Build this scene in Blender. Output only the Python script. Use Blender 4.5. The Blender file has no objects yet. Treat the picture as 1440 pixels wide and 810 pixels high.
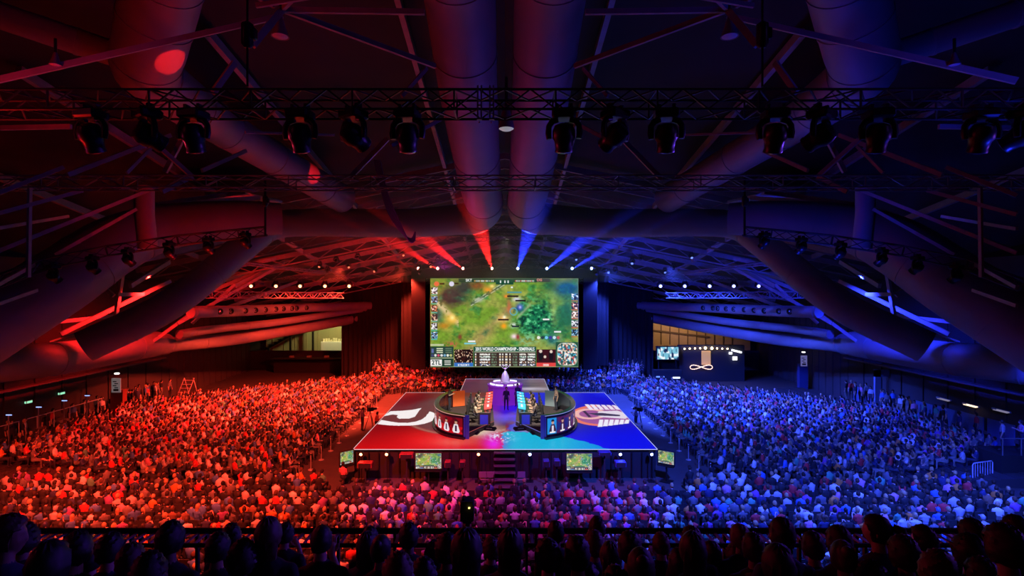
import bpy, bmesh, math, random
import numpy as np
from mathutils import Vector, Matrix, Euler

S = bpy.context.scene
COL = S.collection
PI = math.pi
F = 760.0            # focal length in pixels of the 1440 wide frame
CZ = 11.0            # eye height above the arena floor

# ------------------------------------------------------------------ camera
cam_d = bpy.data.cameras.new('camera'); cam = bpy.data.objects.new('camera', cam_d); COL.objects.link(cam)
cam.location = (0, 0, CZ); cam.rotation_euler = (PI/2, 0, 0)
cam_d.sensor_width = 36.0; cam_d.lens = 36.0*F/1440.0
cam_d.shift_x = 10/1440.0; cam_d.shift_y = -2/1440.0
cam_d.clip_start = 0.1; cam_d.clip_end = 400
S.camera = cam
S.view_settings.view_transform = 'Standard'; S.view_settings.look = 'None'
S.view_settings.gamma = 1.0; S.view_settings.use_curve_mapping = False
S.view_settings.exposure = 0.0
S.cycles.use_denoising = True
S.cycles.max_bounces = 4; S.cycles.diffuse_bounces = 2; S.cycles.glossy_bounces = 2
S.cycles.transmission_bounces = 2; S.cycles.volume_bounces = 0; S.cycles.transparent_max_bounces = 8
S.cycles.caustics_reflective = False; S.cycles.caustics_refractive = False
S.cycles.sample_clamp_indirect = 3.0

# ------------------------------------------------------------------ world
w = bpy.data.worlds.new('arena_dark'); S.world = w; w.use_nodes = True
w.node_tree.nodes['Background'].inputs[0].default_value = (0.25, 0.10, 0.45, 1)
w.node_tree.nodes['Background'].inputs[1].default_value = 0.002

def P(px, py, d):
    """the point seen at a pixel of the photograph, d metres down the hall"""
    return Vector(((px-710)/F*d, d, CZ-(py-403)/F*d))

# ------------------------------------------------------------------ stage lights and added fills
RED = (1.0, 0.052, 0.022); BLUE = (0.036, 0.078, 1.0); DRED = (1.0, 0.012, 0.010); DBLUE = (0.015, 0.03, 1.0)
def spot(loc, tgt, power, color, angle, blend=0.6, rad=0.25, name='stage_or_fill_light'):
    l = bpy.data.lights.new(name, 'SPOT'); o = bpy.data.objects.new(name, l); COL.objects.link(o)
    o.location = loc; o.rotation_euler = (Vector(tgt)-Vector(loc)).to_track_quat('-Z', 'Y').to_euler()
    l.energy = power; l.color = color; l.spot_size = math.radians(angle); l.spot_blend = blend; l.shadow_soft_size = rad
    return o
PB = 1.0
for s, c, dc in ((-1, RED, DRED), (1, BLUE, DBLUE)):
    spot((s*9.5, 18.5, 13.0), (s*12, 24.5, 1.0), 29000*PB, c, 92)         # floor block, from the ring truss
    spot((s*21.5, 19.5, 9.4), (s*21, 25.5, 1.0), 12500*PB, c, 104)
    spot((s*13, 43, 12.6), (s*18.5, 46, 1.0), 37000*PB, c, 92)             # side bank
    spot((s*9, 48, 12.6), (s*16, 51, 1.0), 31000*PB, c, 96)
    spot((s*10.6, 58.2, 12.0), (s*8.6, 61, 1.0), 16000*PB, c, 100)                # crowd behind the stage
    spot((s*23.5, 36, 11.6), (s*26.5, 38, 5.6), 7500*PB, dc, 116)         # wall duct wash
    spot((s*21.5, 38.5, 12.5), (s*21, 45.5, 9.0), 2600*PB, dc, 80)        # nozzle duct wash
    spot((s*9, 44, 9), (s*15, 54, 15.2), 3300*PB, dc, 120)                # roof wash, far
    spot((s*11, 20, 10), (s*13, 24, 22), 420*PB, dc, 130)                 # roof wash, near
    spot((s*9.5, 9, 12.2), (s*9, 10, 20), 300*PB, dc, 140)
spot((-3.5, 30, 12.0), (-1, 24, 17), 110, (0.75, 0.03, 0.5), 100)
spot((3.5, 20, 11.5), (0.5, 20, 17), 150, (0.12, 0.05, 1.0), 90)
spot((-3.5, 20, 11.5), (-1.5, 20, 17), 45, (0.9, 0.03, 0.35), 110)
spot((0, 30.5, 14.0), (-2.4, 37.9, 2.0), 20000, (1.0, 0.80, 0.58), 22, 0.4)      # white key on the booths
spot((0, 30.5, 14.0), (2.4, 37.9, 2.0), 19000, (1.0, 0.84, 0.66), 22, 0.4)
spot((-3.6, 14.5, 13.2), P(226, 76, 16.6), 5200, DRED, 6.5, .08, .03)       # hard red hits on the upper duct
spot((-4.5, 25, 12.8), P(434, 240, 29), 5000, DRED, 7, .08, .03)
spot((9, 40, 12.0), P(1107, 352, 27), 2500, DBLUE, 4, .1, .03)
spot((0, 34, 13.5), (0, 42.5, 3.0), 5000, (0.45, 0.12, 1.0), 24, 0.5)
spot((0, 19.5, 13.4), (0, 25.5, 1.0), 6500, (0.75, 0.05, 0.6), 64)  # magenta fill lamp added over the centre of the floor crowd
spot((13, 14, 13.2), (-5, 6.7, 7.9), 2600, (0.16, 0.05, 1.0), 46)
spot((-13, 14, 13.2), (5, 6.7, 7.9), 800, (1.0, 0.03, 0.10), 46)
spot((-19, 8.5, 11.5), (3, 6.2, 8.2), 260, (1.0, 0.03, 0.22), 60)             # side light grazing the balcony
spot((19, 8.5, 11.5), (-3, 6.2, 8.2), 900, (0.22, 0.06, 1.0), 60)
spot((-22, -4, 17.5), (4, 5, 8.6), 220, (1.0, 0.05, 0.18), 70)             # unseen lamps added to imitate faint spill on the balcony
spot((20, -3, 17.5), (-6, 5, 8.6), 260, (0.30, 0.10, 1.0), 70)

# ------------------------------------------------------------------ materials
MATS = {}
def pmat(name, col, rough=0.7, metal=0.0, emit=None, es=1.0, bump=None, vary=None):
    if name in MATS: return MATS[name]
    m = bpy.data.materials.new(name); m.use_nodes = True; nt = m.node_tree; b = nt.nodes['Principled BSDF']
    b.inputs['Base Color'].default_value = (*col, 1); b.inputs['Roughness'].default_value = rough; b.inputs['Metallic'].default_value = metal
    if emit: b.inputs['Emission Color'].default_value = (*emit, 1); b.inputs['Emission Strength'].default_value = es
    if vary:
        t = nt.nodes.new('ShaderNodeTexCoord'); n = nt.nodes.new('ShaderNodeTexNoise'); n.inputs['Scale'].default_value = vary[0]
        r = nt.nodes.new('ShaderNodeMix'); r.data_type = 'RGBA'
        nt.links.new(t.outputs['Object'], n.inputs['Vector']); nt.links.new(n.outputs['Fac'], r.inputs['Factor'])
        r.inputs['A'].default_value = (*[c*(1-vary[1]) for c in col], 1); r.inputs['B'].default_value = (*[min(1, c*(1+vary[1])) for c in col], 1)
        nt.links.new(r.outputs['Result'], b.inputs['Base Color'])
    if bump:
        t = nt.nodes.new('ShaderNodeTexCoord'); n = nt.nodes.new('ShaderNodeTexNoise'); n.inputs['Scale'].default_value = bump[0]
        bm_ = nt.nodes.new('ShaderNodeBump'); bm_.inputs['Strength'].default_value = bump[1]
        nt.links.new(t.outputs['Object'], n.inputs['Vector']); nt.links.new(n.outputs['Fac'], bm_.inputs['Height']); nt.links.new(bm_.outputs['Normal'], b.inputs['Normal'])
    MATS[name] = m; return m
def emis(name, col, strength):
    if name in MATS: return MATS[name]
    m = bpy.data.materials.new(name); m.use_nodes = True; nt = m.node_tree; nt.nodes.clear()
    e = nt.nodes.new('ShaderNodeEmission'); o = nt.nodes.new('ShaderNodeOutputMaterial')
    e.inputs[0].default_value = (*col, 1); e.inputs[1].default_value = strength; nt.links.new(e.outputs[0], o.inputs[0])
    MATS[name] = m; return m
def pixmat(name, strength, base=0.02):
    """display surface: shows the picture stored per point of its grid"""
    m = bpy.data.materials.new(name); m.use_nodes = True; nt = m.node_tree; b = nt.nodes['Principled BSDF']
    a = nt.nodes.new('ShaderNodeAttribute'); a.attribute_name = 'picture'
    b.inputs['Base Color'].default_value = (base, base, base, 1); b.inputs['Roughness'].default_value = 0.45
    nt.links.new(a.outputs['Color'], b.inputs['Emission Color']); b.inputs['Emission Strength'].default_value = strength
    return m
def objcol(name, rough=0.85, sheen=0.0):
    m = bpy.data.materials.new(name); m.use_nodes = True; nt = m.node_tree; b = nt.nodes['Principled BSDF']
    i = nt.nodes.new('ShaderNodeObjectInfo'); n = nt.nodes.new('ShaderNodeTexNoise'); n.inputs['Scale'].default_value = 9
    mx = nt.nodes.new('ShaderNodeMix'); mx.data_type = 'RGBA'; mx.blend_type = 'MULTIPLY'; mx.inputs['Factor'].default_value = 0.35
    t = nt.nodes.new('ShaderNodeTexCoord'); nt.links.new(t.outputs['Object'], n.inputs['Vector'])
    nt.links.new(i.outputs['Color'], mx.inputs['A']); nt.links.new(n.outputs['Fac'], mx.inputs['B'])
    nt.links.new(mx.outputs['Result'], b.inputs['Base Color']); b.inputs['Roughness'].default_value = rough
    return m
M_BLACK = pmat('matte_black', (0.02, 0.02, 0.022), 0.8)
M_BMETAL = pmat('black_metal', (0.018, 0.018, 0.02), 0.35, 0.3)
M_TRUSS = pmat('truss_aluminium', (0.32, 0.32, 0.34), 0.4, 0.6)
M_TRUSSB = pmat('truss_black', (0.06, 0.06, 0.065), 0.4, 0.5)
M_STEEL = pmat('painted_roof_steel', (0.42, 0.38, 0.38), 0.6, 0.0, vary=(3, 0.3))
M_DUCT = pmat('duct_sheet', (0.32, 0.30, 0.33), 0.55, 0.1, vary=(1.3, 0.12), bump=(5, 0.08))
M_ROOF = pmat('roof_panel', (0.03, 0.026, 0.028), 0.8, vary=(0.5, 0.3))
M_WALL = pmat('dark_wall', (0.07, 0.06, 0.065), 0.85, vary=(0.6, 0.25))
M_FLOOR = pmat('arena_floor', (0.10, 0.09, 0.09), 0.65, vary=(1.5, 0.25))
M_DRAPE = pmat('black_drape', (0.022, 0.02, 0.024), 0.95)
M_WHITE = pmat('white_paint', (0.7, 0.7, 0.7), 0.5)
M_HAIR = objcol('hair', 0.55); M_TOP = objcol('top_cloth')
M_SKIN = pmat('skin', (0.55, 0.36, 0.27), 0.55, vary=(6, 0.08))
M_SKIN2 = pmat('skin_deep', (0.28, 0.17, 0.12), 0.55, vary=(6, 0.08))
M_TROUSER = pmat('dark_denim', (0.03, 0.035, 0.06), 0.9, vary=(8, 0.2))
M_SHOE = pmat('shoe_leather', (0.03, 0.03, 0.03), 0.5)

# ------------------------------------------------------------------ mesh builder
class MB:
    def __init__(s): s.v = []; s.f = []; s.m = []
    def add(s, vs, fs, mi=0):
        o = len(s.v); s.v += [tuple(v) for v in vs]; s.f += [tuple(i+o for i in f) for f in fs]; s.m += [mi]*len(fs); return s
    def box(s, c, d, rz=0, mi=0, bev=0.0, rot=None):
        x, y, z = [a/2 for a in d]; M = rot if rot else Matrix.Rotation(rz, 3, 'Z'); c = Vector(c)
        b = min(bev, x*.9, y*.9, z*.9)
        if b <= 0:
            vs = [c+M@Vector((i*x, j*y, k*z)) for i in (-1, 1) for j in (-1, 1) for k in (-1, 1)]
            return s.add(vs, [(0, 1, 3, 2), (4, 6, 7, 5), (0, 4, 5, 1), (2, 3, 7, 6), (0, 2, 6, 4), (1, 5, 7, 3)], mi)
        rings = []
        for z_, in_ in ((-z, b), (-z+b, 0), (z-b, 0), (z, b)):
            X, Y = x-in_, y-in_; q = b if in_ == 0 else b*.6
            rings.append([c+M@Vector(p+(z_,)) for p in ((X-q, -Y), (X, -Y+q), (X, Y-q), (X-q, Y), (-X+q, Y), (-X, Y-q), (-X, -Y+q), (-X+q, -Y))])
        return s.rings(rings, mi)
    def rings(s, R, mi=0, cap=True, close=True):
        n = len(R[0]); vs = [p for r in R for p in r]; fs = []
        for i in range(len(R)-1):
            for j in range(n if close else n-1):
                k = (j+1) % n; fs.append((i*n+j, i*n+k, (i+1)*n+k, (i+1)*n+j))
        if cap: fs.append(tuple(range(n))[::-1]); fs.append(tuple((len(R)-1)*n+j for j in range(n)))
        return s.add(vs, fs, mi)
    def tube(s, pts, r, seg=10, mi=0, cap=True, sq=1.0):
        pts = [Vector(p) for p in pts]; n = len(pts); rr = r if hasattr(r, '__len__') else [r]*n
        T = [(pts[min(i+1, n-1)]-pts[max(i-1, 0)]).normalized() for i in range(n)]
        up = Vector((0, 0, 1)) if abs(T[0].z) < 0.95 else Vector((1, 0, 0))
        a = T[0].cross(up).normalized(); R = []
        for i in range(n):
            a = (a-T[i]*a.dot(T[i])).normalized(); b = T[i].cross(a)
            R.append([pts[i]+(a*math.cos(2*PI*k/seg)+b*math.sin(2*PI*k/seg)*sq)*rr[i] for k in range(seg)])
        return s.rings(R, mi, cap)
    def bar(s, p, q, w, h=None, mi=0):
        h = h or w; p, q = Vector(p), Vector(q); t = (q-p).normalized()
        up = Vector((0, 0, 1)) if abs(t.z) < .95 else Vector((0, 1, 0))
        a = t.cross(up).normalized()*w/2; b = a.normalized().cross(t)*h/2
        return s.rings([[c+a+b, c-a+b, c-a-b, c+a-b] for c in (p, q)], mi)
    def lathe(s, prof, seg=20, c=(0, 0, 0), mi=0, M=None):
        c = Vector(c); M = M or Matrix.Identity(3)
        R = [[c+M@Vector((r*math.cos(2*PI*k/seg), r*math.sin(2*PI*k/seg), z)) for k in range(seg)] for r, z in prof]
        return s.rings(R, mi)
    def ball(s, c, r, seg=10, mi=0):
        r = r if hasattr(r, '__len__') else (r, r, r); c = Vector(c); n = seg//2
        R = [[c+Vector((r[0]*math.sin(t)*math.cos(2*PI*k/seg), r[1]*math.sin(t)*math.sin(2*PI*k/seg), -r[2]*math.cos(t))) for k in range(seg)]
             for t in [PI*(i+.02 if i == 0 else (i-.02 if i == n else i))/n for i in range(n+1)]]
        return s.rings(R, mi)
    def prism(s, poly, z0, z1, mi=0):
        n = len(poly); vs = [(x, y, z0) for x, y in poly]+[(x, y, z1) for x, y in poly]
        return s.add(vs, [tuple(range(n))[::-1], tuple(range(n, 2*n))]+[(i, (i+1) % n, n+(i+1) % n, n+i) for i in range(n)], mi)
    def build(s, name, mat, parent=None, smooth=False, loc=None):
        me = bpy.data.meshes.new(name); me.from_pydata([tuple(v) for v in s.v], [], s.f)
        for m in (mat if isinstance(mat, (list, tuple)) else [mat]): me.materials.append(m)
        me.polygons.foreach_set('material_index', s.m)
        if smooth: me.polygons.foreach_set('use_smooth', [True]*len(me.polygons)); me.set_sharp_from_angle(angle=math.radians(40))
        me.validate(); o = bpy.data.objects.new(name, me); COL.objects.link(o)
        if parent: o.parent = parent
        if loc is not None: o.location = loc
        return o
def tag(o, label, cat, group=None, kind=None):
    if label: o['label'] = label
    if cat: o['category'] = cat
    if group: o['group'] = group
    if kind: o['kind'] = kind
    return o
def empty(name, loc=(0, 0, 0), rz=0, label=None, cat=None, group=None):
    o = bpy.data.objects.new(name, None); COL.objects.link(o); o.location = loc; o.rotation_euler = (0, 0, rz)
    o.empty_display_size = 0.1
    return tag(o, label, cat, group)
def struct(o): o['kind'] = 'structure'; return o
def copy_tree(o, parent=None):
    c = o.copy(); COL.objects.link(c); c.parent = parent
    for ch in KIDS.get(o.name, []): copy_tree(ch, c)
    return c
KIDS = {}
def kids(o, *ch): KIDS[o.name] = list(ch)
ONES = 'zeroth first second third fourth fifth sixth seventh eighth ninth tenth eleventh twelfth thirteenth fourteenth fifteenth sixteenth seventeenth eighteenth nineteenth'.split()
TENS = {2: ('twentieth', 'twenty'), 3: ('thirtieth', 'thirty'), 4: ('fortieth', 'forty'), 5: ('fiftieth', 'fifty'), 6: ('sixtieth', 'sixty'), 7: ('seventieth', 'seventy'), 8: ('eightieth', 'eighty')}
def nth(n):
    if n < 20: return ONES[n]
    t, o = divmod(n, 10); return TENS[t][0] if o == 0 else TENS[t][1]+'-'+ONES[o]
def catmull(pts, n=6):
    P_ = [Vector(p) for p in pts]; P_ = [2*P_[0]-P_[1]]+P_+[2*P_[-1]-P_[-2]]; out = []
    for i in range(1, len(P_)-2):
        a, b, c, d = P_[i-1:i+3]
        for k in range(n):
            t = k/n; out.append(.5*((2*b)+(c-a)*t+(2*a-5*b+4*c-d)*t*t+(3*b-a-3*c+d)*t**3))
    out.append(P_[-2]); return out

# picture helpers (numpy)
def vnoise(x, y, seed=0):
    x = np.asarray(x, float); y = np.asarray(y, float); xi = np.floor(x).astype(int); yi = np.floor(y).astype(int); fx = x-xi; fy = y-yi
    def h(a, b):
        n = (a*374761393+b*668265263+seed*974634777) & 0x7fffffff; n = ((n ^ (n >> 13))*1274126177) & 0x7fffffff
        return ((n ^ (n >> 16)) & 0xffff)/65535.0
    fx = fx*fx*(3-2*fx); fy = fy*fy*(3-2*fy)
    return (h(xi, yi)*(1-fx)+h(xi+1, yi)*fx)*(1-fy)+(h(xi, yi+1)*(1-fx)+h(xi+1, yi+1)*fx)*fy
def fbm(x, y, seed=0, o=4):
    r = 0; a = .5
    for i in range(o): r = r+a*vnoise(x*2**i, y*2**i, seed+i*7); a /= 2
    return r/0.94
def lin(c):
    c = np.asarray(c, float)/255.0; return np.where(c <= .04045, c/12.92, ((c+.055)/1.055)**2.4)
def inpoly(x, y, poly):
    ins = np.zeros(x.shape, bool); n = len(poly)
    for i in range(n):
        x1, y1 = poly[i]; x2, y2 = poly[(i+1) % n]
        if y1 == y2: continue
        ins ^= ((y1 > y) != (y2 > y)) & (x < (x2-x1)*(y-y1)/(y2-y1)+x1)
    return ins
def put(img, mask, col, a=1.0):
    m = np.clip(np.asarray(mask, float)*a, 0, 1)[..., None]; img[:] = img*(1-m)+np.asarray(col, float)*m
def gauss(x, y, cx, cy, sx, sy): return np.exp(-((x-cx)/sx)**2-((y-cy)/sy)**2)
def grid_obj(name, img, fn, mat, parent=None):
    """img: rows x cols x 3 (sRGB 0-255); fn(u, v) gives positions, u right, v down"""
    h, w_ = img.shape[:2]; u, v = np.meshgrid((np.arange(w_))/(w_-1), (np.arange(h))/(h-1))
    X, Y, Z = fn(u, v); co = np.stack([X, Y, Z], -1).reshape(-1, 3).astype(np.float32)
    me = bpy.data.meshes.new(name); me.vertices.add(h*w_); me.vertices.foreach_set('co', co.ravel())
    i = np.arange(h*w_).reshape(h, w_); q = np.stack([i[:-1, :-1], i[1:, :-1], i[1:, 1:], i[:-1, 1:]], -1).reshape(-1, 4)
    n = len(q); me.loops.add(n*4); me.loops.foreach_set('vertex_index', q.ravel().astype(np.int32)); me.polygons.add(n)
    me.polygons.foreach_set('loop_start', (np.arange(n)*4).astype(np.int32)); me.update(calc_edges=True)
    a = me.color_attributes.new('picture', 'FLOAT_COLOR', 'POINT')
    c = np.ones((h*w_, 4), np.float32); c[:, :3] = lin(np.clip(img, 0, 255)).reshape(-1, 3); a.data.foreach_set('color', c.ravel())
    me.materials.append(mat); o = bpy.data.objects.new(name, me); COL.objects.link(o)
    if parent: o.parent = parent
    return o

# ================================================================== the hall
struct(MB().box((0, 32, -0.1), (84, 96, 0.2)).build('floor', M_FLOOR))
def roofz(x, d): return 26.5-0.175*d-0.2*abs(x)
m = MB()
for s in (-1, 1):
    xs = [0, 8, 16, 24, 33.4]; ds = list(range(-10, 81, 6))
    for i in range(4):
        for j in range(len(ds)-1):
            c = [(s*xs[i], ds[j]), (s*xs[i+1], ds[j]), (s*xs[i+1], ds[j+1]), (s*xs[i], ds[j+1])]
            if s > 0: c = c[::-1]
            lo = [(x, y, roofz(x, y)) for x, y in c]; hi = [(x, y, z+.25) for x, y, z in lo]
            m.add(lo+hi, [(0, 1, 2, 3), (7, 6, 5, 4), (0, 4, 5, 1), (1, 5, 6, 2), (2, 6, 7, 3), (3, 7, 4, 0)])
struct(m.build('ceiling', M_ROOF))
# side walls: panelled, with a ledge, a lower skirting band and pilaster strips
for s, nm in ((-1, 'left'), (1, 'right')):
    m = MB(); m.box((s*33.2, 21, 6.5), (0.3, 62, 13))
    for k in range(26): m.box((s*33.0, -9+k*2.35, 5.2), (0.12, 0.16, 7.2))
    struct(m.build('wall_'+nm, M_WALL))
    m = MB(); m.box((s*32.8, 21, 4.15), (0.5, 62, 0.14)).box((s*32.95, 21, 1.0), (0.16, 62, 0.2))
    struct(m.build('trim_'+('1' if s < 0 else '2'), pmat('ledge_grey', (0.16, 0.14, 0.15), 0.7)))
    # set-back rear corner behind the bank, with the opening to the foyer beyond it
    m = MB()
    for k in range(30):
        a = k/30; p = Vector((s*33.2, 52, 0)).lerp(Vector((s*33.6, 71, 0)), a); q = Vector((s*33.2, 52, 0)).lerp(Vector((s*33.6, 71, 0)), (k+1)/30)
        m.bar(p+Vector((0, 0, 6.5)), q+Vector((0, 0, 6.5)), 0.25 if k % 2 else 0.4, 13)
    struct(m.build('wall_'+nm+'_rear', M_WALL))
m = MB(); m.box((0, 80, 7), (90, 0.3, 14))
struct(m.build('wall_rear', M_WALL))
struct(MB().box((0, -10, 11), (70, 0.3, 22)).build('wall_behind', M_WALL))
m = MB()
for s in (-1, 1):
    m.box((s*25.0, 71.8, 1.25), (18.0, 0.25, 2.5)); m.box((s*29.0, 71.9, 9.2), (9.0, 0.3, 7.5)); m.box((s*20.5, 71.9, 9.9), (9.0, 0.3, 6.6))
m.box((0, 71.9, 7.5), (32, 0.3, 15))
struct(m.build('wall_back', M_WALL))
# ---- foyer left, seen through the opening (lit pale panels)
M_PANEL = pmat('foyer_panel', (0.42, 0.40, 0.22), 0.6); M_WOOD = pmat('foyer_wood', (0.40, 0.27, 0.17), 0.6, vary=(2, 0.15))
m = MB(); m.box((-27, 79.4, 4.4), (16, 0.3, 8.5))
for k in range(10): m.box((-34+k*1.65, 79.2, 4.6), (0.07, 0.1, 8))
struct(m.build('wall_foyer_left', M_PANEL))
t = empty('foyer_stair', (-30.2, 76.5, 0), 0, 'dark raking stair flank in the yellow lit foyer left of the stage', 'stair')
m = MB().bar((-3.6, 0, 2.2), (3.4, 0, 6.0), 0.3, 0.35).bar((-3.6, 0, 3.2), (3.4, 0, 7.0), 0.06); m.build('stringer', M_BMETAL, t)
m = MB()
for k in range(10): m.box((-3.4+k*.7, -.4, 2.45+k*.38), (0.7, 0.9, 0.08))
m.build('tread', M_BMETAL, t)
for x in (-3.3, -.2, 3.0): MB().box((x, .1, (2.2+(x+3.6)*.54)/2), (.25, .25, 2.2+(x+3.6)*.54)).build('support', M_BMETAL, t)
t = empty('display_counter', (-23.0, 77, 0), 0, 'pale lit counter with goods in the yellow foyer', 'counter')
m = MB(); m.box((0, 0, 1.6), (6, 1.4, 3.2), bev=.05); m.build('body', M_WHITE, t)
m = MB()
rr = random.Random(5)
for k in range(16): m.box((-2.8+k*.37, -.2, 3.2+.15), (.25, .3, .2+rr.random()*.5), rr.random())
m.build('goods', pmat('goods_cream', (0.75, 0.7, 0.5), 0.5), t)
tag(MB().box((-20.6, 75.6, 2.3), (1.7, .9, 4.6), bev=.05).box((-20.6, 75.13, 2.6), (1.3, .05, 2.4)).build('flight_case', pmat('case_grey', (.16, .15, .14), .6)), 'tall grey case standing at the curtain edge of the left foyer', 'case')
spot((-24, 73.5, 7.6), (-25, 79, 4), 1500, (1.0, 0.86, 0.35), 130)
# ---- foyer right (wood wall, festoon stage set)
m = MB(); m.box((27, 79.4, 4.4), (18, 0.3, 8.5)); struct(m.build('wall_foyer_right', M_WOOD))
m = MB()
for k in range(12): m.box((19+k*1.3, 79.2, 5.5), (0.14, 0.1, 6))
m.bar((18, 79.15, 5.0), (30, 79.15, 3.6), .12, .25)
struct(m.build('trim_3', pmat('joint_brown', (.10, .06, .04), .7)))
t = empty('studio_set', (23.0, 63, -1.15), 0, 'distant broadcast set with a string of warm bulbs, right of the stage', 'stage set')
m = MB().box((1.0, 0, 3.25), (7.6, .6, 4.2)); m.build('backdrop', pmat('set_dark', (.03, .03, .035), .8), t)
for k in range(9): MB().ball((-2.25+k*.6+(.15 if k > 4 else 0), -.6, 5.05-0.02*abs(k-4)), (.10+.06*(k in (4, 5)),)*3, 8).build('bulb', emis('warm_bulb', (1, .72, .38), 10), t)
m = MB()
for k in range(6): m.box((3.3+.2*k, -.5, 4.8-.05*k), (.14, .1, .2))
m.box((3.1, -.5, 4.45), (.35, .1, .25)).box((3.6, -.5, 3.85), (.5, .1, .4)); m.build('light_panel', emis('cool_panel', (.85, .87, 1), 3), t)
m = MB().box((0.3, -.4, 3.9), (1.0, .2, 1.6)); m.build('centre_panel', pmat('set_gold', (.6, .35, .12), .6, emit=(.8, .45, .15), es=.5), t)
m = MB(); rr = random.Random(8)
for k in range(26):
    a = k/26*PI*2; m.bar((-.4+1.3*math.cos(a), -.8, 2.85+.25*math.sin(a*2)), (-.4+1.3*math.cos(a+.4), -.8, 2.9+.25*math.sin(a*2+.7)), .045)
m.build('neon_line', emis('neon', (1, .62, .5), 2.5), t)
t = empty('foyer_screen', (18.6, 61.8, 0), 0, 'pale cyan video panel glowing in the right foyer doorway', 'screen')
im = np.zeros((20, 30, 3)); xx, yy = np.meshgrid(np.arange(30), np.arange(20)); im[:] = (120, 190, 210); put(im, vnoise(xx/3, yy/4, 3) > .55, (235, 245, 250)); put(im, vnoise(xx/2, yy/6, 9) > .7, (20, 40, 70))
M_SCR2 = pixmat('small_display', 1.0)
grid_obj('display', im, lambda u, v: (-1.2+2.4*u, -0.14+0*u, 4.1-1.4*v), M_SCR2, t)
MB().box((0, 0, 3.4), (2.6, .2, 1.6)).box((-1, .1, 1.35), (.1, .1, 2.7)).box((1, .1, 1.35), (.1, .1, 2.7)).build('housing', M_BLACK, t)
spot((25, 74, 7.2), (26, 79, 5.4), 1300, (1.0, 0.62, 0.3), 120)

# ---- black stage drapes either side of the screen
def drape(name, x0, x1, y, z0, z1, label):
    n = max(8, int(abs(x1-x0)*6)); f = []; b = []
    for i in range(n+1):
        x = x0+(x1-x0)*i/n; dy = .13*math.sin(i*1.9)+.06*math.sin(i*.7)
        f.append((x, y+dy)); b.append((x, y+dy+.05))
    tag(MB().prism(f+b[::-1], z0, z1).build(name, M_DRAPE), label, 'curtain', 'black drapes flanking the big screen')
for s, sd in ((-1, 'left'), (1, 'right')):
    drape('stage_drape', (-19.5 if s < 0 else 17.7), s*11.3, 64+.5, 0.2, 11.6, 'wide black curtain hanging %s of the screen down to the crowd' % sd)
    drape('stage_drape', s*11.8, s*9.1, 61.5, 2.0, 12.2, 'narrow black curtain close beside the %s edge of the screen' % sd)

# ================================================================== ducts
def duct(paths, label, parts=(), seams=6):
    """paths: list of (points, radius list); first is the body"""
    t = empty('air_duct', paths[0][0][0], 0, label, 'duct', 'large round ventilation ducts under the roof')
    off = t.location.copy()
    for i, (pts, r) in enumerate(paths):
        nn = 6; C = catmull(pts, nn); rs = r if hasattr(r, '__len__') else [r]*len(pts); R = []
        for k in range(len(pts)-1):
            for j in range(nn): R.append(rs[k]+(rs[k+1]-rs[k])*j/nn)
        R.append(rs[-1]); m = MB().tube([c-off for c in C], R, 28); m.build('pipe' if i == 0 else 'branch_pipe', M_DUCT, t, True)
        for k in range(nn//2, len(C)-1, seams):
            a = C[k]; d_ = (C[k+1]-a).normalized()*.04
            MB().tube([a-off-d_, a-off+d_], R[k]+.025, 28).build('seam_ring', M_DUCT, t, True)
    for nm, mb, mt in parts: mb.build(nm, mt, t, True)
    return t
def mx(v, s): v = Vector(v); v.x *= -s; return v          # mirror (points are measured on the left side)
SIDE = {-1: 'left', 1: 'right'}
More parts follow.
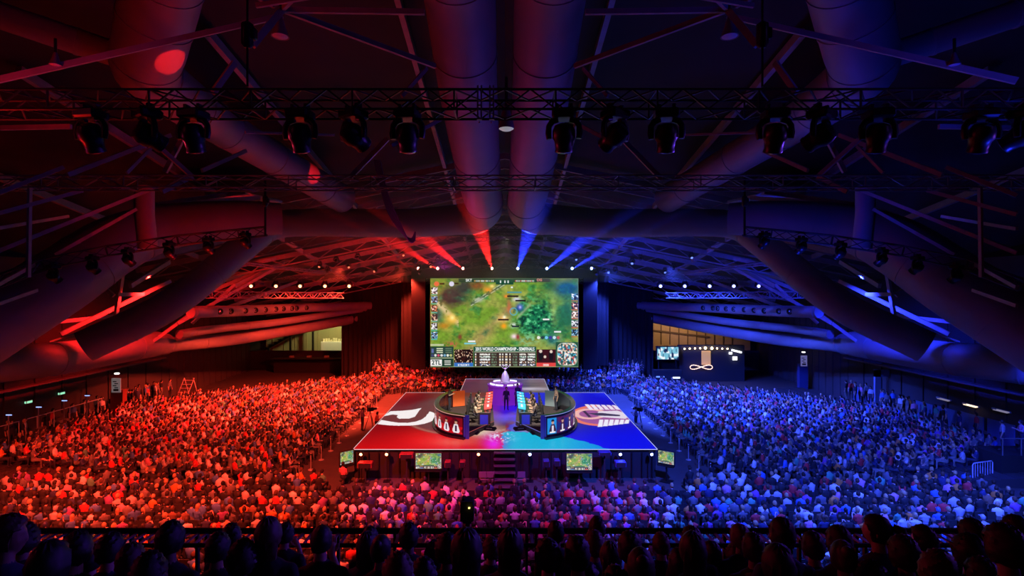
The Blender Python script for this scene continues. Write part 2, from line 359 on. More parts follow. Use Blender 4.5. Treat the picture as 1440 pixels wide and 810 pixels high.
for s in (-1, 1):
    col = 'red' if s < 0 else 'blue'; L = SIDE[s]
    # twin central duct, turning outwards into the cross duct and down to the wall duct
    A = [P(638, -70, 13.2), P(647, 0, 15), P(661, 150, 19.5), P(676, 262, 27), P(681, 292, 31.0), P(668, 306, 33.2), P(640, 309, 34), P(570, 314, 34), P(440, 313, 33.5), P(385, 318, 33.0), P(345, 345, 31.5), P(240, 428, 28.5), P(118, 488, 26.5)]
    duct([([mx(p, s) for p in A], [.99, .99, 1.0, 1.03, 1.05, 1.02, .95, .9, .85, .82, .8, .8, .8])],
         'twin central duct running away overhead, %s one, bending outward above the screen' % L)
    # near diagonal duct
    A = [P(395, 308, 29), P(330, 308, 28), P(230, 320, 27), P(160, 346, 25.5), P(78, 400, 23.5), P(-70, 492, 21)]
    duct([([mx(p, s) for p in A], [.85, .95, 1.15, 1.35, 1.4, 1.4])], 'dark sloping duct nearest the %s wall, dropping below the row of small lights' % L)
    # upper side duct
    A = [P(238, -60, 14.6), P(226, 0, 15.7), P(212, 60, 16.6), P(207, 98, 17.6), P(240, 128, 19.0), P(300, 170, 22.5), P(345, 198, 24.8), P(425, 246, 29), P(482, 280, 33)]
    B = [P(215, 92, 17.6), P(150, 72, 17.2), P(60, 42, 16.6), P(-80, -5, 16)]
    duct([([mx(p, s) for p in A], [1.0, 1.0, 1.0, .98, .9, .85, .82, .8, .85]), ([mx(p, s) for p in B], [.4]*4)],
         'upper duct elbow above the overhead truss on the %s, slanting down toward the stage' % L)
    # wall duct
    A = [P(-60, 520, 29.5), P(20, 510, 31.5), P(75, 505, 33.5), P(150, 494, 38.0), P(215, 484, 43.5), P(232, 484, 45), P(250, 484, 46.5), P(340, 475, 53), P(480, 452, 64), P(560, 436, 66)]
    duct([([mx(p, s) for p in A], [1.05, 1.05, 1.03, 1.02, 1.02, .85, .62, .6, .55, .5])], 'thick wall duct glowing %s above the %s seating bank' % (col, L), seams=9)
    A = [P(252, 470, 44), P(300, 463, 48), P(400, 452, 56), P(500, 436, 64), P(560, 428, 66)]
    duct([([mx(p, s) for p in A], .37)], 'thin upper %s tinted duct running above the %s wall duct' % (col, L))
    A = [P(268, 439, 41), P(283, 438.5, 42), P(340, 437, 47), P(400, 434, 54), P(480, 431, 62), P(540, 429, 66)]
    t = duct([([mx(p, s) for p in A], [.46, .47, .47, .47, .47, .47])], 'straight duct with a row of round jet nozzles, %s side' % L, seams=12)
    off = t.location.copy(); C = catmull([mx(p, s) for p in A], 12)
    for px in (302, 321, 338, 353, 368, 381, 394, 405, 416, 426):
        want = (px-710)/F*(-s)
        c = min(C, key=lambda q: abs(q.x/q.y-want)); out = Vector((-s*-1*.0, 0, 0))
        ax = (C[-1]-C[0]).normalized(); dr = Vector((0, 0, CZ-1))-c; dr = (dr-ax*dr.dot(ax)*.8).normalized(); M = dr.to_track_quat('Z', 'Y').to_matrix(); b = c-off+dr*.34
        MB().lathe([(.20, 0), (.25, .10), (.25, .22), (.17, .25), (.15, .12), (.05, .10)], 14, b, 0, M).build('jet_nozzle', M_BMETAL, t, True)
        MB().ball(b+dr*.2, .10, 8).build('nozzle_eye', pmat('nozzle_core', (.5, .5, .5), .25, .8), t, True)
    tag(MB().tube([mx(P(203, 262, 22), s), mx(P(203, 300, 22), s), mx(P(208, 350, 22), s)], .36, 20).build('vertical_duct', M_DUCT, None, True), 'short vertical duct drop high on the %s' % L, 'duct')

# ================================================================== roof steel
def steel(px0, px1, w_=.22, h_=.3, both=True, mat=None):
    for s in ((-1, 1) if both else (-1,)):
        struct(MB().bar(mx(P(*px0), s), mx(P(*px1), s), w_, h_).build('ceiling_beam', mat or M_STEEL))
for a in [((397, 13, 12), (612, 93, 15), .14), ((397, 14, 12), (597, 17, 12), .13), ((397, 13, 12), (440, -30, 10.5), .12), ((-10, 114, 11), (397, 22, 14), .14),
          ((397, 13, 12), (355, 64, 11.5), .16), ((330, 88, 12.5), (300, 130, 12), .14), ((600, 96, 16), (565, 135, 15), .12), ((385, 8, 12), (335, -20, 11), .12),
          ((95, 246, 15), (240, 190, 18), .14), ((270, 248, 17), (212, 196, 16), .14), ((258, 192, 17), (232, 242, 17), .16), ((270, 248, 17), (228, 270, 16), .14),
          ((284, 240, 17), (346, 212, 19), .13), ((215, 205, 16), (178, 243, 15), .1), ((-10, 322, 17), (96, 304, 21), .12), ((-10, 356, 16), (208, 268, 20), .13),
          ((78, 358, 19), (192, 294, 21), .13), ((-10, 404, 16), (48, 372, 18), .13), ((-10, 302, 15), (116, 268, 17), .12), ((-10, 430, 16), (52, 408, 18), .12),
          ((-10, 275, 14), (90, 235, 15), .12), ((42, 262, 16), (40, 390, 16), .12), ((545, 195, 17), (490, 252, 17), .16), ((620, 168, 18), (550, 205, 16), .12),
          ((470, -10, 11), (360, 8, 11), .1), ((0, 180, 13), (100, 178, 13), .12), ((345, 186, 20), (470, 190, 24), .1),
          ((220, 288, 27), (475, 250, 36), .2), ((215, 290, 27), (365, 278, 31), .2), ((140, 400, 34), (160, 416, 34), .2), ((173, 380, 35), (163, 443, 35), .22),
          ((165, 414, 34), (202, 414, 36), .2), ((183, 402, 34), (238, 368, 39), .25), ((85, 470, 34), (240, 395, 40), .22), ((200, 365, 34), (350, 330, 40), .3),
          ((270, 455, 44), (330, 400, 46), .2), ((250, 455, 42), (400, 370, 50), .2), ((215, 480, 42), (270, 440, 44), .2), ((270, 420, 44), (480, 335, 56), .25),
          ((330, 402, 46), (455, 340, 56), .3), ((300, 440, 46), (420, 395, 56), .25), ((350, 372, 46), (540, 330, 58), .25), ((60, 455, 34), (200, 440, 40), .2)]:
    steel(a[0], a[1], a[2]*(.6 if a[0][2] < 22 else .8), a[2]*(.9 if a[0][2] < 22 else 1.2))
# underside roof bays; the side light on them is put into a paler base colour
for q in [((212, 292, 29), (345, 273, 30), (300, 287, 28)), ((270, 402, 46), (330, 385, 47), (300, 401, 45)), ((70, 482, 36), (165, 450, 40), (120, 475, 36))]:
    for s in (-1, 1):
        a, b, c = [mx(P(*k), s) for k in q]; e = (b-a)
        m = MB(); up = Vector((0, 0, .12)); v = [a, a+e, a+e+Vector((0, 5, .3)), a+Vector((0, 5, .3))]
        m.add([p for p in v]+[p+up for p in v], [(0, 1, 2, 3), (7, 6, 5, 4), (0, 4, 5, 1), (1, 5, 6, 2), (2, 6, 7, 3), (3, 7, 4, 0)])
        struct(m.build('ceiling_panel', pmat('lit_roof_panel', (.4, .38, .38), .7)))
for d in range(36, 72, 4):                       # far purlins under the roof
    for s in (-1, 1):
        a = Vector((0, d, roofz(0, d)-.5)); b = Vector((s*30, d, roofz(30, d)-.5))
        struct(MB().bar(a, b, .18, .4).build('ceiling_beam', M_STEEL))
        m = MB()
        for k in range(20):
            x0 = s*k*1.5; x1 = s*(k+1)*1.5; zz = [roofz(x0, d)-.5, roofz(x0, d)-1.3]; z2 = [roofz(x1, d)-.5, roofz(x1, d)-1.3]
            m.bar((x0, d, zz[k % 2]), (x1, d, z2[(k+1) % 2]), .07)
        m.bar((0, d, roofz(0, d)-1.3), (s*30, d, roofz(30, d)-1.3), .12)
        struct(m.build('ceiling_lattice', M_STEEL))
for x in (4, 11, 18, 25):
    for s in (-1, 1):
        struct(MB().bar((s*x, 20, roofz(x, 20)-.4), (s*x, 71, roofz(x, 71)-.4), .22, .35).build('ceiling_beam', M_STEEL))

# ================================================================== lighting trusses
def truss(name, a, b, w_, h_, label, mat=M_TRUSSB, r=.025, bay=.5, vert=False, group=None, full=True):
    a, b = Vector(a), Vector(b); t = empty(name, a, 0, label, 'truss', group); L = (b-a).length; d = (b-a)/L
    up = Vector((0, 0, 1)); up = (up-d*up.dot(d)).normalized(); sd = d.cross(up)
    cs = [sd*(i*w_/2)+up*(j*h_/2) for i, j in ((-1, -1), (1, -1), (1, 1), (-1, 1))]
    for c in cs: MB().tube([c, c+b-a], r, 8).build('chord', mat, t)
    m = MB(); n = max(2, int(L/bay)); bl = L/n
    for k in range(n):
        for q in range(4):
            c0, c1 = (cs[q], cs[(q+1) % 4]) if k % 2 == 0 else (cs[(q+1) % 4], cs[q])
            m.bar(c0+d*bl*k, c1+d*bl*(k+1), r*1.1)
    for k in range(0, n+1, 4):
        for q in range(4): m.bar(cs[q]+d*bl*k, cs[(q+1) % 4]+d*bl*k, r*1.2)
    m.build('bracing', mat, t)
    return t
truss('lighting_truss', (-11, 9.27, 3.12+CZ), (11, 9.27, 3.12+CZ), .55, .33, 'nearest black box truss spanning the whole hall overhead', bay=.42, r=.022)
truss('lighting_truss', (-18.5, 16.2, 14.1), (18.5, 16.2, 14.1), .6, .34, 'second thin truss crossing the hall behind the nearest one', M_TRUSS, bay=.6, r=.022)
for px in (598, 612):          # coupling plates of the near truss
    pass
t = empty('truss_clamp_pair', P(682, 150, 8.9), 0, 'pair of bare metal coupling frames at the middle of the nearest truss', 'clamp')
for k in (-.1, .1):
    m = MB().bar((k-.02, 0, .35), (k-.02, 0, -.22), .025).bar((k+.04, 0, .35), (k+.04, 0, -.22), .025).bar((k-.03, 0, -.2), (k+.05, 0, -.2), .03).bar((k-.03, 0, .02), (k+.05, 0, .02), .03)
    m.build('coupling_frame', pmat('bare_metal', (.55, .55, .57), .35, .7), t); MB().ball((k+.01, -.01, -.26), .02, 8).build('bolt', M_WHITE, t)
for s in (-1, 1):
    L = SIDE[s]
    ring = [P(-20, 402, 17.0), P(60, 372, 18.2), P(150, 353, 19.4), P(250, 338, 20.6), P(375, 325, 22)]
    for k in range(4):
        truss('curved_truss_section', mx(ring[k], s), mx(ring[k+1], s), .4, .35, '%s section of the curved truss on the %s, counted from the wall' % (nth(k+1), L), bay=.5, group='curved truss sections')
    truss('lighting_truss', mx(P(255, 414.5, 40), s), mx(P(482, 415.5, 50), s), .4, .5, 'horizontal truss above the nozzle duct on the %s' % L, M_TRUSS, bay=.5, r=.035)
    truss('lighting_truss', mx(P(320, 368, 44), s), mx(P(460, 384, 52), s), .2, .2, 'slim sloping truss high on the %s' % L, M_TRUSS, bay=.5, r=.05)
    truss('lighting_truss', mx(P(295, 391, 52), s), mx(P(505, 391, 52), s), .4, .4, 'truss carrying the row of bright %s lamps' % ('amber' if s < 0 else 'blue white'), M_TRUSSB, bay=.6, r=.035)
truss('lighting_truss', (-10.5, 57, 13.55), (10.5, 57, 13.55), .5, .5, 'black truss directly above the big screen', M_TRUSSB, bay=.6, r=.035)
for yy, zz in ((52, 15.6), (46, 15.6), (40, 15.3)):
    truss('lighting_truss', (-13, yy, zz), (13, yy, zz), .5, .5, '%s horizontal truss above the screen, counting toward the viewer' % {52: 'second', 46: 'third', 40: 'fourth'}[yy], M_TRUSSB, bay=.7, r=.035)

# ---- moving heads
def make_head(sc=1.0, lit=None):
    t = empty('moving_head_light', (0, 0, 0))
    b = MB().box((0, 0, -.09*sc), (.40*sc, .36*sc, .16*sc), bev=.03*sc).build('base', M_BMETAL, t)
    cl = MB().box((-.12*sc, 0, .03*sc), (.05*sc, .12*sc, .1*sc)).box((.12*sc, 0, .03*sc), (.05*sc, .12*sc, .1*sc)).build('clamp', M_TRUSSB, t)
    R = []
    y1 = MB()
    for sx in (-1, 1):
        pts = [(sx*.10*sc, 0, -.17*sc), (sx*.20*sc, 0, -.20*sc), (sx*.255*sc, 0, -.28*sc), (sx*.262*sc, 0, -.40*sc), (sx*.25*sc, 0, -.50*sc)]
        y1.tube(pts, [.05*sc, .055*sc, .05*sc, .055*sc, .045*sc], 10)
    yk = y1.build('yoke', M_BMETAL, t, True)
    h = MB().lathe([(.06*sc, .20*sc), (.15*sc, .17*sc), (.19*sc, .08*sc), (.195*sc, -.04*sc), (.16*sc, -.10*sc), (.145*sc, -.22*sc), (.155*sc, -.25*sc), (.15*sc, -.28*sc)], 18).build('lamp_housing', M_BMETAL, t, True)
    h.location = (0, 0, -.44*sc)
    ln = MB().lathe([(.135*sc, 0), (.10*sc, -.02*sc), (.03*sc, -.03*sc)], 18).build('lens', lit or pmat('lens_glass', (.08, .08, .12), .08, .2), h, True); ln.location = (0, 0, -.275*sc)
    kids(t, b, cl, yk, h); kids(h, ln)
    return t, h
PRO = {}
def head_light(loc, aim, label, sc=1.0, lit=None, group=None):
    key = (sc, lit.name if lit else '')
    if key not in PRO:
        t, h = make_head(sc, lit); PRO[key] = t
    else: t = copy_tree(PRO[key]); h = [c for c in t.children if c.name.startswith('lamp_housing')][0]
    t.location = loc; d = (Vector(aim)-(Vector(loc)+Vector((0, 0, -.44*sc))))
    yaw = math.atan2(d.x, -d.y); tilt = math.atan2(math.hypot(d.x, d.y), -d.z)
    t.rotation_euler = (0, 0, yaw); h.rotation_euler = (-tilt, 0, 0)
    tag(t, label, 'stage light', group); return t
NEAR = [(128, .2), (207, 1.1), (272, .15), (422, .15), (497, .9), (573, .1), (793, .1), (865, .8), (937, .15), (1090, .2), (1155, 1.0), (1235, .15), (1380, .2), (1437, 1.0)]
for i, (px, tl) in enumerate(NEAR):
    p = P(px, 154, 9.15); s = -1 if px < 710 else 1
    aim = p+Vector((math.sin(tl)*(.8 if tl > .5 else .15)*(-s if tl > .5 else 1), math.sin(tl)*1.2, -1))
    head_light(p, aim, 'black moving head light hanging from the nearest truss, %s from left' % nth(i+1), 1.0, None, 'moving lights on the nearest truss')
RINGL = [(75, 372), (130, 360), (180, 350), (238, 341), (293, 334), (345, 327)]
for s in (-1, 1):
    for i, (px, py) in enumerate(RINGL):
        p = mx(P(px, py, 18.3+i*.65), s); head_light(p, p+Vector((-s*.5, 1.2, -1.6)), 'small dark moving light on the %s curved truss, %s from the wall' % (SIDE[s], nth(i+1)), .9, None, 'moving lights on the curved trusses')
LAMPR = emis('lamp_amber', (1.0, .45, .18), 4.5); LAMPB = emis('lamp_blue', (.32, .36, 1.0), 4.5); SR = emis('spark_red', (1, .16, .08), 2.2); SB = emis('spark_blue', (.16, .25, 1), 2.2)
BR = emis('lamp_red', (1, .25, .2), 30); BB = emis('lamp_cobalt', (.25, .4, 1), 30)
for s in (-1, 1):
    for i, px in enumerate((315, 353, 388, 422, 457, 491)):
        p = mx(P(px, 395, 51.6), s); head_light(p, Vector((0, 0, 11)), 'bright %s lamp facing the viewer, %s in the row from the %s' % ('amber' if s < 0 else 'blue white', nth(i+1), 'wall'), 1.15, LAMPR if s < 0 else LAMPB, 'bright rows of lamps beside the stage')
BEAMS = [(692, P(668, 300, 28)), (651.5, P(470, 232, 20)), (616, P(380, 230, 20)), (589.5, P(400, 305, 34))]
for s in (-1, 1):
    for i, (px, tg) in enumerate(BEAMS):
        p = mx(P(px, 372, 56.7), s); head_light(p, mx(tg, s), '%s beam lamp above the screen, %s from its middle' % ('red' if s < 0 else 'blue', nth(i+1)), 1.0, BR if s < 0 else BB, 'beam lamps over the screen')
# clutter of small fixtures on the far trusses
rr = random.Random(11); k = 0
for s in (-1, 1):
    for i in range(14):
        px = 450+i*13+rr.uniform(-4, 4); py = rr.uniform(352, 380); d = rr.choice((46, 50, 54))
        p = mx(P(px, py, d), s); k += 1
        head_light(p, p+Vector((rr.uniform(-.5, .5), -1, -.6-rr.random())), 'tiny stage light in the far %s rig above the drapes, %s from the wall' % (SIDE[s], nth(i+1)), .8, (SR if s < 0 else SB) if i % 3 == 0 else None, 'small lights of the far rig')
# hoists, chains, hanging cable loops, house lamps
for s in (-1, 1):
    for px, py0, py1, d, nm in ((373, 250, 332, 21.5, 'by the curved truss'), (348, -5, 122, 9.2, 'above the nearest truss')):
        t = empty('chain_hoist', mx(P(px, py0, d), s), 0, 'chain hoist on a vertical chain on the %s, %s' % (SIDE[s], nm), 'hoist')
        l = (py1-py0)/F*d
        MB().tube([(0, 0, 0), (0, 0, -l)], .02*d/10, 6).build('chain', M_BMETAL, t)
        MB().lathe([(.05, .1), (.10, .06), (.10, -.28), (.05, -.34)], 12, (0, 0, -l*.35)).box((.09, 0, -l*.35-.1), (.12, .14, .2), bev=.02).build('motor', M_BMETAL, t, True)
    for i, (px, py, d) in enumerate(((394, 52, 12.3), (78, 102, 11.5))):
        t = empty('house_lamp', mx(P(px, py-28, d), s), 0, '%s bell shaped house lamp under the roof on the %s' % ('larger' if i == 0 else 'smaller', SIDE[s]), 'lamp')
        q = 1.0 if i == 0 else .6
        MB().tube([(0, 0, .3), (0, 0, -.1)], .03, 8).build('stem', M_BMETAL, t)
        MB().lathe([(.05*q, 0), (.09*q, -.12*q), (.11*q, -.2*q), (.19*q, -.42*q), (.2*q, -.45*q), (.17*q, -.44*q)], 18).build('shade', pmat('lamp_shade', (.25, .2, .25), .5), t, True)
        MB().lathe([(.17*q, -.44*q), (.1*q, -.47*q), (.02, -.48*q)], 18).build('glass', pmat('lamp_glass', (.75, .7, .8), .4), t, True)
t = empty('house_lamp', P(712, 150, 11), 0, 'single white bell lamp hanging between the twin ducts', 'lamp')
MB().tube([(0, 0, .6), (0, 0, -.1)], .03, 8).build('stem', M_BMETAL, t); MB().lathe([(.05, 0), (.09, -.12), (.11, -.2), (.16, -.4), (.16, -.45)], 18).build('shade', pmat('lamp_shade', (.25, .2, .25), .5), t, True)
MB().lathe([(.15, -.45), (.1, -.48), (.02, -.5)], 18).build('glass', pmat('lamp_glass_white', (.85, .85, .85), .4, emit=(.9, .9, 1), es=.25), t, True)
t = empty('cable_loom', P(528, 240, 20), 0, 'drooping loop of black power cables left of the screen ducts', 'cable')
o = t.location.copy()
for k in range(5):
    pts = [P(526+k*2, 225, 20), P(538+k*2, 275, 20.2), P(549+k*2.5, 305, 20.4), P(566+k*2, 328+k*2.4, 20.6), P(578+k, 336+k*.9, 20.7), P(584, 326+k, 20.8)]
    MB().tube([p-o for p in catmull(pts, 5)], .028, 6).build('cable', pmat('cable_grey', (.2, .19, .22), .5), t, True)

# ---- haze: real light scattered by stage smoke in front of the far rig
hz = bpy.data.materials.new('stage_haze'); hz.use_nodes = True; nt = hz.node_tree; nt.nodes.clear()
vs = nt.nodes.new('ShaderNodeVolumeScatter'); vo = nt.nodes.new('ShaderNodeOutputMaterial'); vs.inputs['Density'].default_value = 0.010; vs.inputs['Anisotropy'].default_value = 0.8
nt.links.new(vs.outputs[0], vo.inputs['Volume'])
hb = MB().box((0, 39.5, 14.0), (44, 35, 5.2)).build('haze', hz); tag(hb, 'thin stage smoke hanging under the roof before the screen', 'haze', kind='stuff')
for s in (-1, 1):
    for i, (px, tg) in enumerate(BEAMS):
        pw = (80000, 120000, 90000, 60000)[i]; p = mx(P(px, 379, 56.2), s)
        spot(p, mx(tg, s), pw, DRED if s < 0 else DBLUE, 2.7, .25, .05, 'beam_light')

# ================================================================== people
def caps_mesh(caps, seg=10):
    """tapered capsules (a, b, ra, rb, flat) collected into one mesh builder"""
    m = MB()
    for a, b, ra, rb, fl, _ in caps:
        a, b = Vector(a), Vector(b); L = (b-a).length; n = 3
        if L < 1e-5: m.ball(a, ra, seg); continue
        t = (b-a)/L; pts = []; rs = []
        for i in range(n+1):
            an = PI/2*(i+.15)/n if i == 0 else PI/2*i/n
            pts.append(a-t*ra*math.cos(an)); rs.append(max(.15*ra, ra*math.sin(an)))
        for i in range(n+1):
            an = PI/2*(1-i/n) if i < n else PI/2*.05
            pts.append(b+t*rb*math.cos(an)); rs.append(max(.15*rb, rb*math.sin(an)))
        up = Vector((1, 0, 0)) if abs(t.x) < .9 else Vector((0, 1, 0))
        a_ = (up-t*up.dot(t)).normalized(); b_ = t.cross(a_)
        m.rings([[p+(a_*math.cos(2*PI*k/seg)*fl+b_*math.sin(2*PI*k/seg))*r for k in range(seg)] for p, r in zip(pts, rs)])
    return m
def head_mesh(mb, c, yaw, pitch, hi, sc=1.0):
    """skull with jaw, brow, nose, eye hollows, mouth and ears; faces +Y before turning"""
    M = Matrix.Rotation(yaw, 3, 'Z')@Matrix.Rotation(pitch, 3, 'X'); c = Vector(c)
    sg, rg = (28, 20) if hi else (12, 10); R = []
    for i in range(rg+1):
        t = PI*min(max(i, .12), rg-.12)/rg; row = []
        for k in range(sg):
            a = 2*PI*k/sg; x = math.sin(t)*math.cos(a); y = math.sin(t)*math.sin(a); z = -math.cos(t)
            X, Y, Z = x*.074, y*.096, z*.116
            if z < 0: X *= 1-.30*(-z)**1.3; Y = Y*(1-.18*(-z)) + (.016*(-z) if y > 0 else 0)
            if y < 0: Y *= 1.04
            if y > .3:
                Y -= .008*max(0, y-.3)
                for ex in (-.032, .032): Y -= .014*math.exp(-((X-ex)/.014)**2-((Z-.004)/.013)**2)
                Y += .006*math.exp(-((Z-.026)/.012)**2)*math.exp(-(X/.05)**2)
                Y += .024*math.exp(-(X/.011)**2)*math.exp(-((Z+.028)/.017)**2)+.010*math.exp(-(X/.010)**2)*math.exp(-((Z+.004)/.022)**2)
                Y += .007*math.exp(-(X/.022)**2)*(math.exp(-((Z+.055)/.006)**2)+math.exp(-((Z+.069)/.006)**2)) - .004*math.exp(-(X/.022)**2)*math.exp(-((Z+.062)/.003)**2)
                Y += .010*math.exp(-(X/.02)**2)*math.exp(-((Z+.098)/.014)**2)
            row.append(c+M@(Vector((X, Y, Z))*sc))
        R.append(row)
    mb.rings(R)
    for sx in (-1, 1):
        mb.ball(c+M@(Vector((sx*.077, -.008, -.008))*sc), (.010*sc, .018*sc, .032*sc), 8 if hi else 6)
    return M
def hair_mesh(style, c, M, hi, sc=1.0, seed=0):
    rr = random.Random(seed); mb = MB(); c = Vector(c); sg, rg = (26, 14) if hi else (10, 6); R = []
    for i in range(rg+1):
        t = PI*(i/rg)*(.66 if style != 'long' else .70)+.03; row = []
        for k in range(sg):
            a = 2*PI*k/sg; x = math.sin(t)*math.cos(a); y = math.sin(t)*math.sin(a); z = math.cos(t)
            th = .012
            if style == 'curly': th = .026+.010*math.sin(k*2.3+i*3.1+seed)+.006*rr.random()
            elif style == 'short': th = .015+.006*math.sin(k*1.7+i*2.0+seed)+.004*rr.random()+.010*max(0, z)*(1 if seed % 2 else .3)
            elif style == 'cap': th = .012
            elif style == 'long': th = .020+.004*math.sin(k*3+i*.4)
            X, Y, Z = x*(.074+th), y*(.098+th), z*(.116+th)
            if y > .25 and z < .50: Y = min(Y, .074); Z = max(Z, .045+.02*(1-y)) if z < .45 else Z      # hairline on the forehead
            if style == 'long' and y < .25 and z < 0: X *= 1.05
            if hi and 0 < i < rg: q = 1+rr.uniform(-.05, .05); X *= q; Y *= q; Z += rr.uniform(-.003, .004)
            row.append(c+M@(Vector((X, Y, Z))*sc))
        R.append(row)
    mb.rings(R)
    if style == 'long':
        R = []
        for i in range(8):
            t = i/7; z = .02-.30*t; r1 = .088*(1-.12*t); row = []
            for k in range(14): a = 2*PI*k/14; row.append(c+M@(Vector((math.cos(a)*r1*(1+.05*math.sin(5*a+i)), -.045-.02*t+math.sin(a)*(.055-.012*t), z))*sc))
            R.append(row)
        mb.rings(R)
    if style == 'tail':
        pts = [(0, -.10, .06), (0, -.15, .05), (0, -.165, -.03), (0, -.145, -.14), (0, -.13, -.2)]
        mb.tube([c+M@(Vector(p)*sc) for p in pts], [.022, .034, .036, .028, .008], 10)
    if style == 'bun': mb.ball(c+M@(Vector((0, -.09, .085))*sc), .042*sc, 12 if hi else 8)
    if style == 'cap':
        pts = [(-.06, .085, .045), (-.04, .15, .038), (0, .168, .036), (.04, .15, .038), (.06, .085, .045)]
        v = [c+M@(Vector(p)*sc) for p in pts]; up = M@Vector((0, 0, .008))
        mb.add(v+[p+up for p in v], [(4, 3, 2, 1, 0), (5, 6, 7, 8, 9)]+[(i, i+1, i+6, i+5) for i in range(4)])
    return mb
def skeleton(pose, yaw=0.0, pitch=0.0, lean=0.0, arms='lap', seed=0):
    """capsules a, b, radius a, radius b, widening, region; the figure faces +Y"""
    rr = random.Random(seed); j = lambda v: rr.uniform(-v, v); C = []
    if pose == 'sit': zp, fl = .53, 0.0
    else: zp, fl = .93, 0.0
    hip = Vector((0, 0, zp)); up = Vector((j(.02), lean*.12, 1)).normalized()
    def U(h, x=0, y=0): return hip+up*h+Vector((x, y, 0))
    C.append((U(.0), U(.12), .125, .12, 1.28, 'trouser')); C.append((U(.10), U(.28), .115, .125, 1.25, 'top')); C.append((U(.28, 0, -.005), U(.44, 0, -.015), .13, .115, 1.38, 'top'))
    C.append((U(.44, -.13, -.02), U(.44, .13, -.02), .068, .068, 1.0, 'top')); C.append((U(.47, 0, -.02), U(.60, 0, .005), .062, .05, 1.0, 'skin'))
    hc = U(.70, 0, .025)
    for s in (-1, 1):
        sh = U(.44, s*.175, -.02)
        if arms == 'lap': el = U(.17, s*.23, .03+j(.03)); wr = U(.10, s*(.10+j(.03)), .27); dr = Vector((-s*.6, .7, -.1))
        elif arms == 'desk': el = U(.20, s*.25, .10); wr = U(.22, s*.16, .36); dr = Vector((-s*.2, 1, -.05))
        elif arms == 'cross': el = U(.20, s*.22, .06); wr = U(.26, -s*.06, .20); dr = Vector((-s, .2, .1))
        elif arms == 'phone': el = U(.20, s*.20, .10); wr = U(.42, s*.07, .30); dr = Vector((-s*.5, .4, .6))
        elif arms == 'chin': el = U(.14, s*.18, .18); wr = (U(.50, s*.05, .18) if s > 0 else U(.14, -.02, .26)); dr = Vector((0, .2, .7)) if s > 0 else Vector((1, .2, 0))
        elif arms == 'hold': el = U(.18, s*.24, .06); wr = U(.30, s*.13, .30); dr = Vector((-s*.5, .8, .3))
        else: el = U(.15, s*.23, -.02); wr = U(-.09, s*.245, .05); dr = Vector((0, .15, -1))
        md = sh.lerp(el, .55)
        C.append((sh, md, .056, .050, 1.0, 'top')); C.append((md, el, .044, .040, 1.0, 'sleeve')); C.append((el, wr, .042, .028, 1.0, 'skin'))
        dr.normalize(); C.append((wr, wr+dr*.075, .030, .036, 1.0, 'hand')); side = Vector((0, 0, 1)).cross(dr)
        if side.length < .3: side = Vector((1, 0, 0))
        side.normalize(); base = wr+dr*.085; cur = Vector((0, 0, -.35))
        for q, L in zip((-1.5, -.5, .5, 1.5), (.055, .068, .064, .048)):
            a = base+side*q*.018; b = a+dr*L*.55; c = b+(dr+cur).normalized()*L*.5
            C.append((a, b, .0085, .0080, 1, 'finger')); C.append((b, c, .0078, .0068, 1, 'finger'))
        a = wr+dr*.03+side*s*.028; b = a+(dr*.7+side*s*.6).normalized()*.035; C.append((a, b, .011, .009, 1, 'finger')); C.append((b, b+(dr+side*s*.1).normalized()*.028, .009, .0075, 1, 'finger'))
        h = hip+Vector((s*.095, .01, -.02))
        if pose == 'sit':
            k = Vector((s*(.13+j(.02)), .43, .52)); an = Vector((s*.13, .42+j(.05), .09)); toe = an+Vector((s*.02, .16, -.04))
        elif pose == 'stride': k = Vector((s*.10, s*.12+.02, .50)); an = Vector((s*.09, s*.2-.04, .09)); toe = an+Vector((0, .16, -.04))
        else: k = Vector((s*.11, .02, .50)); an = Vector((s*.12, -.02, .09)); toe = an+Vector((s*.03, .16, -.04))
        C.append((h, k, .092, .060, 1, 'trouser')); C.append((k, an, .058, .040, 1, 'trouser')); C.append((an+Vector((0, -.02, -.035)), toe, .042, .034, 1, 'shoe'))
    return C, hc
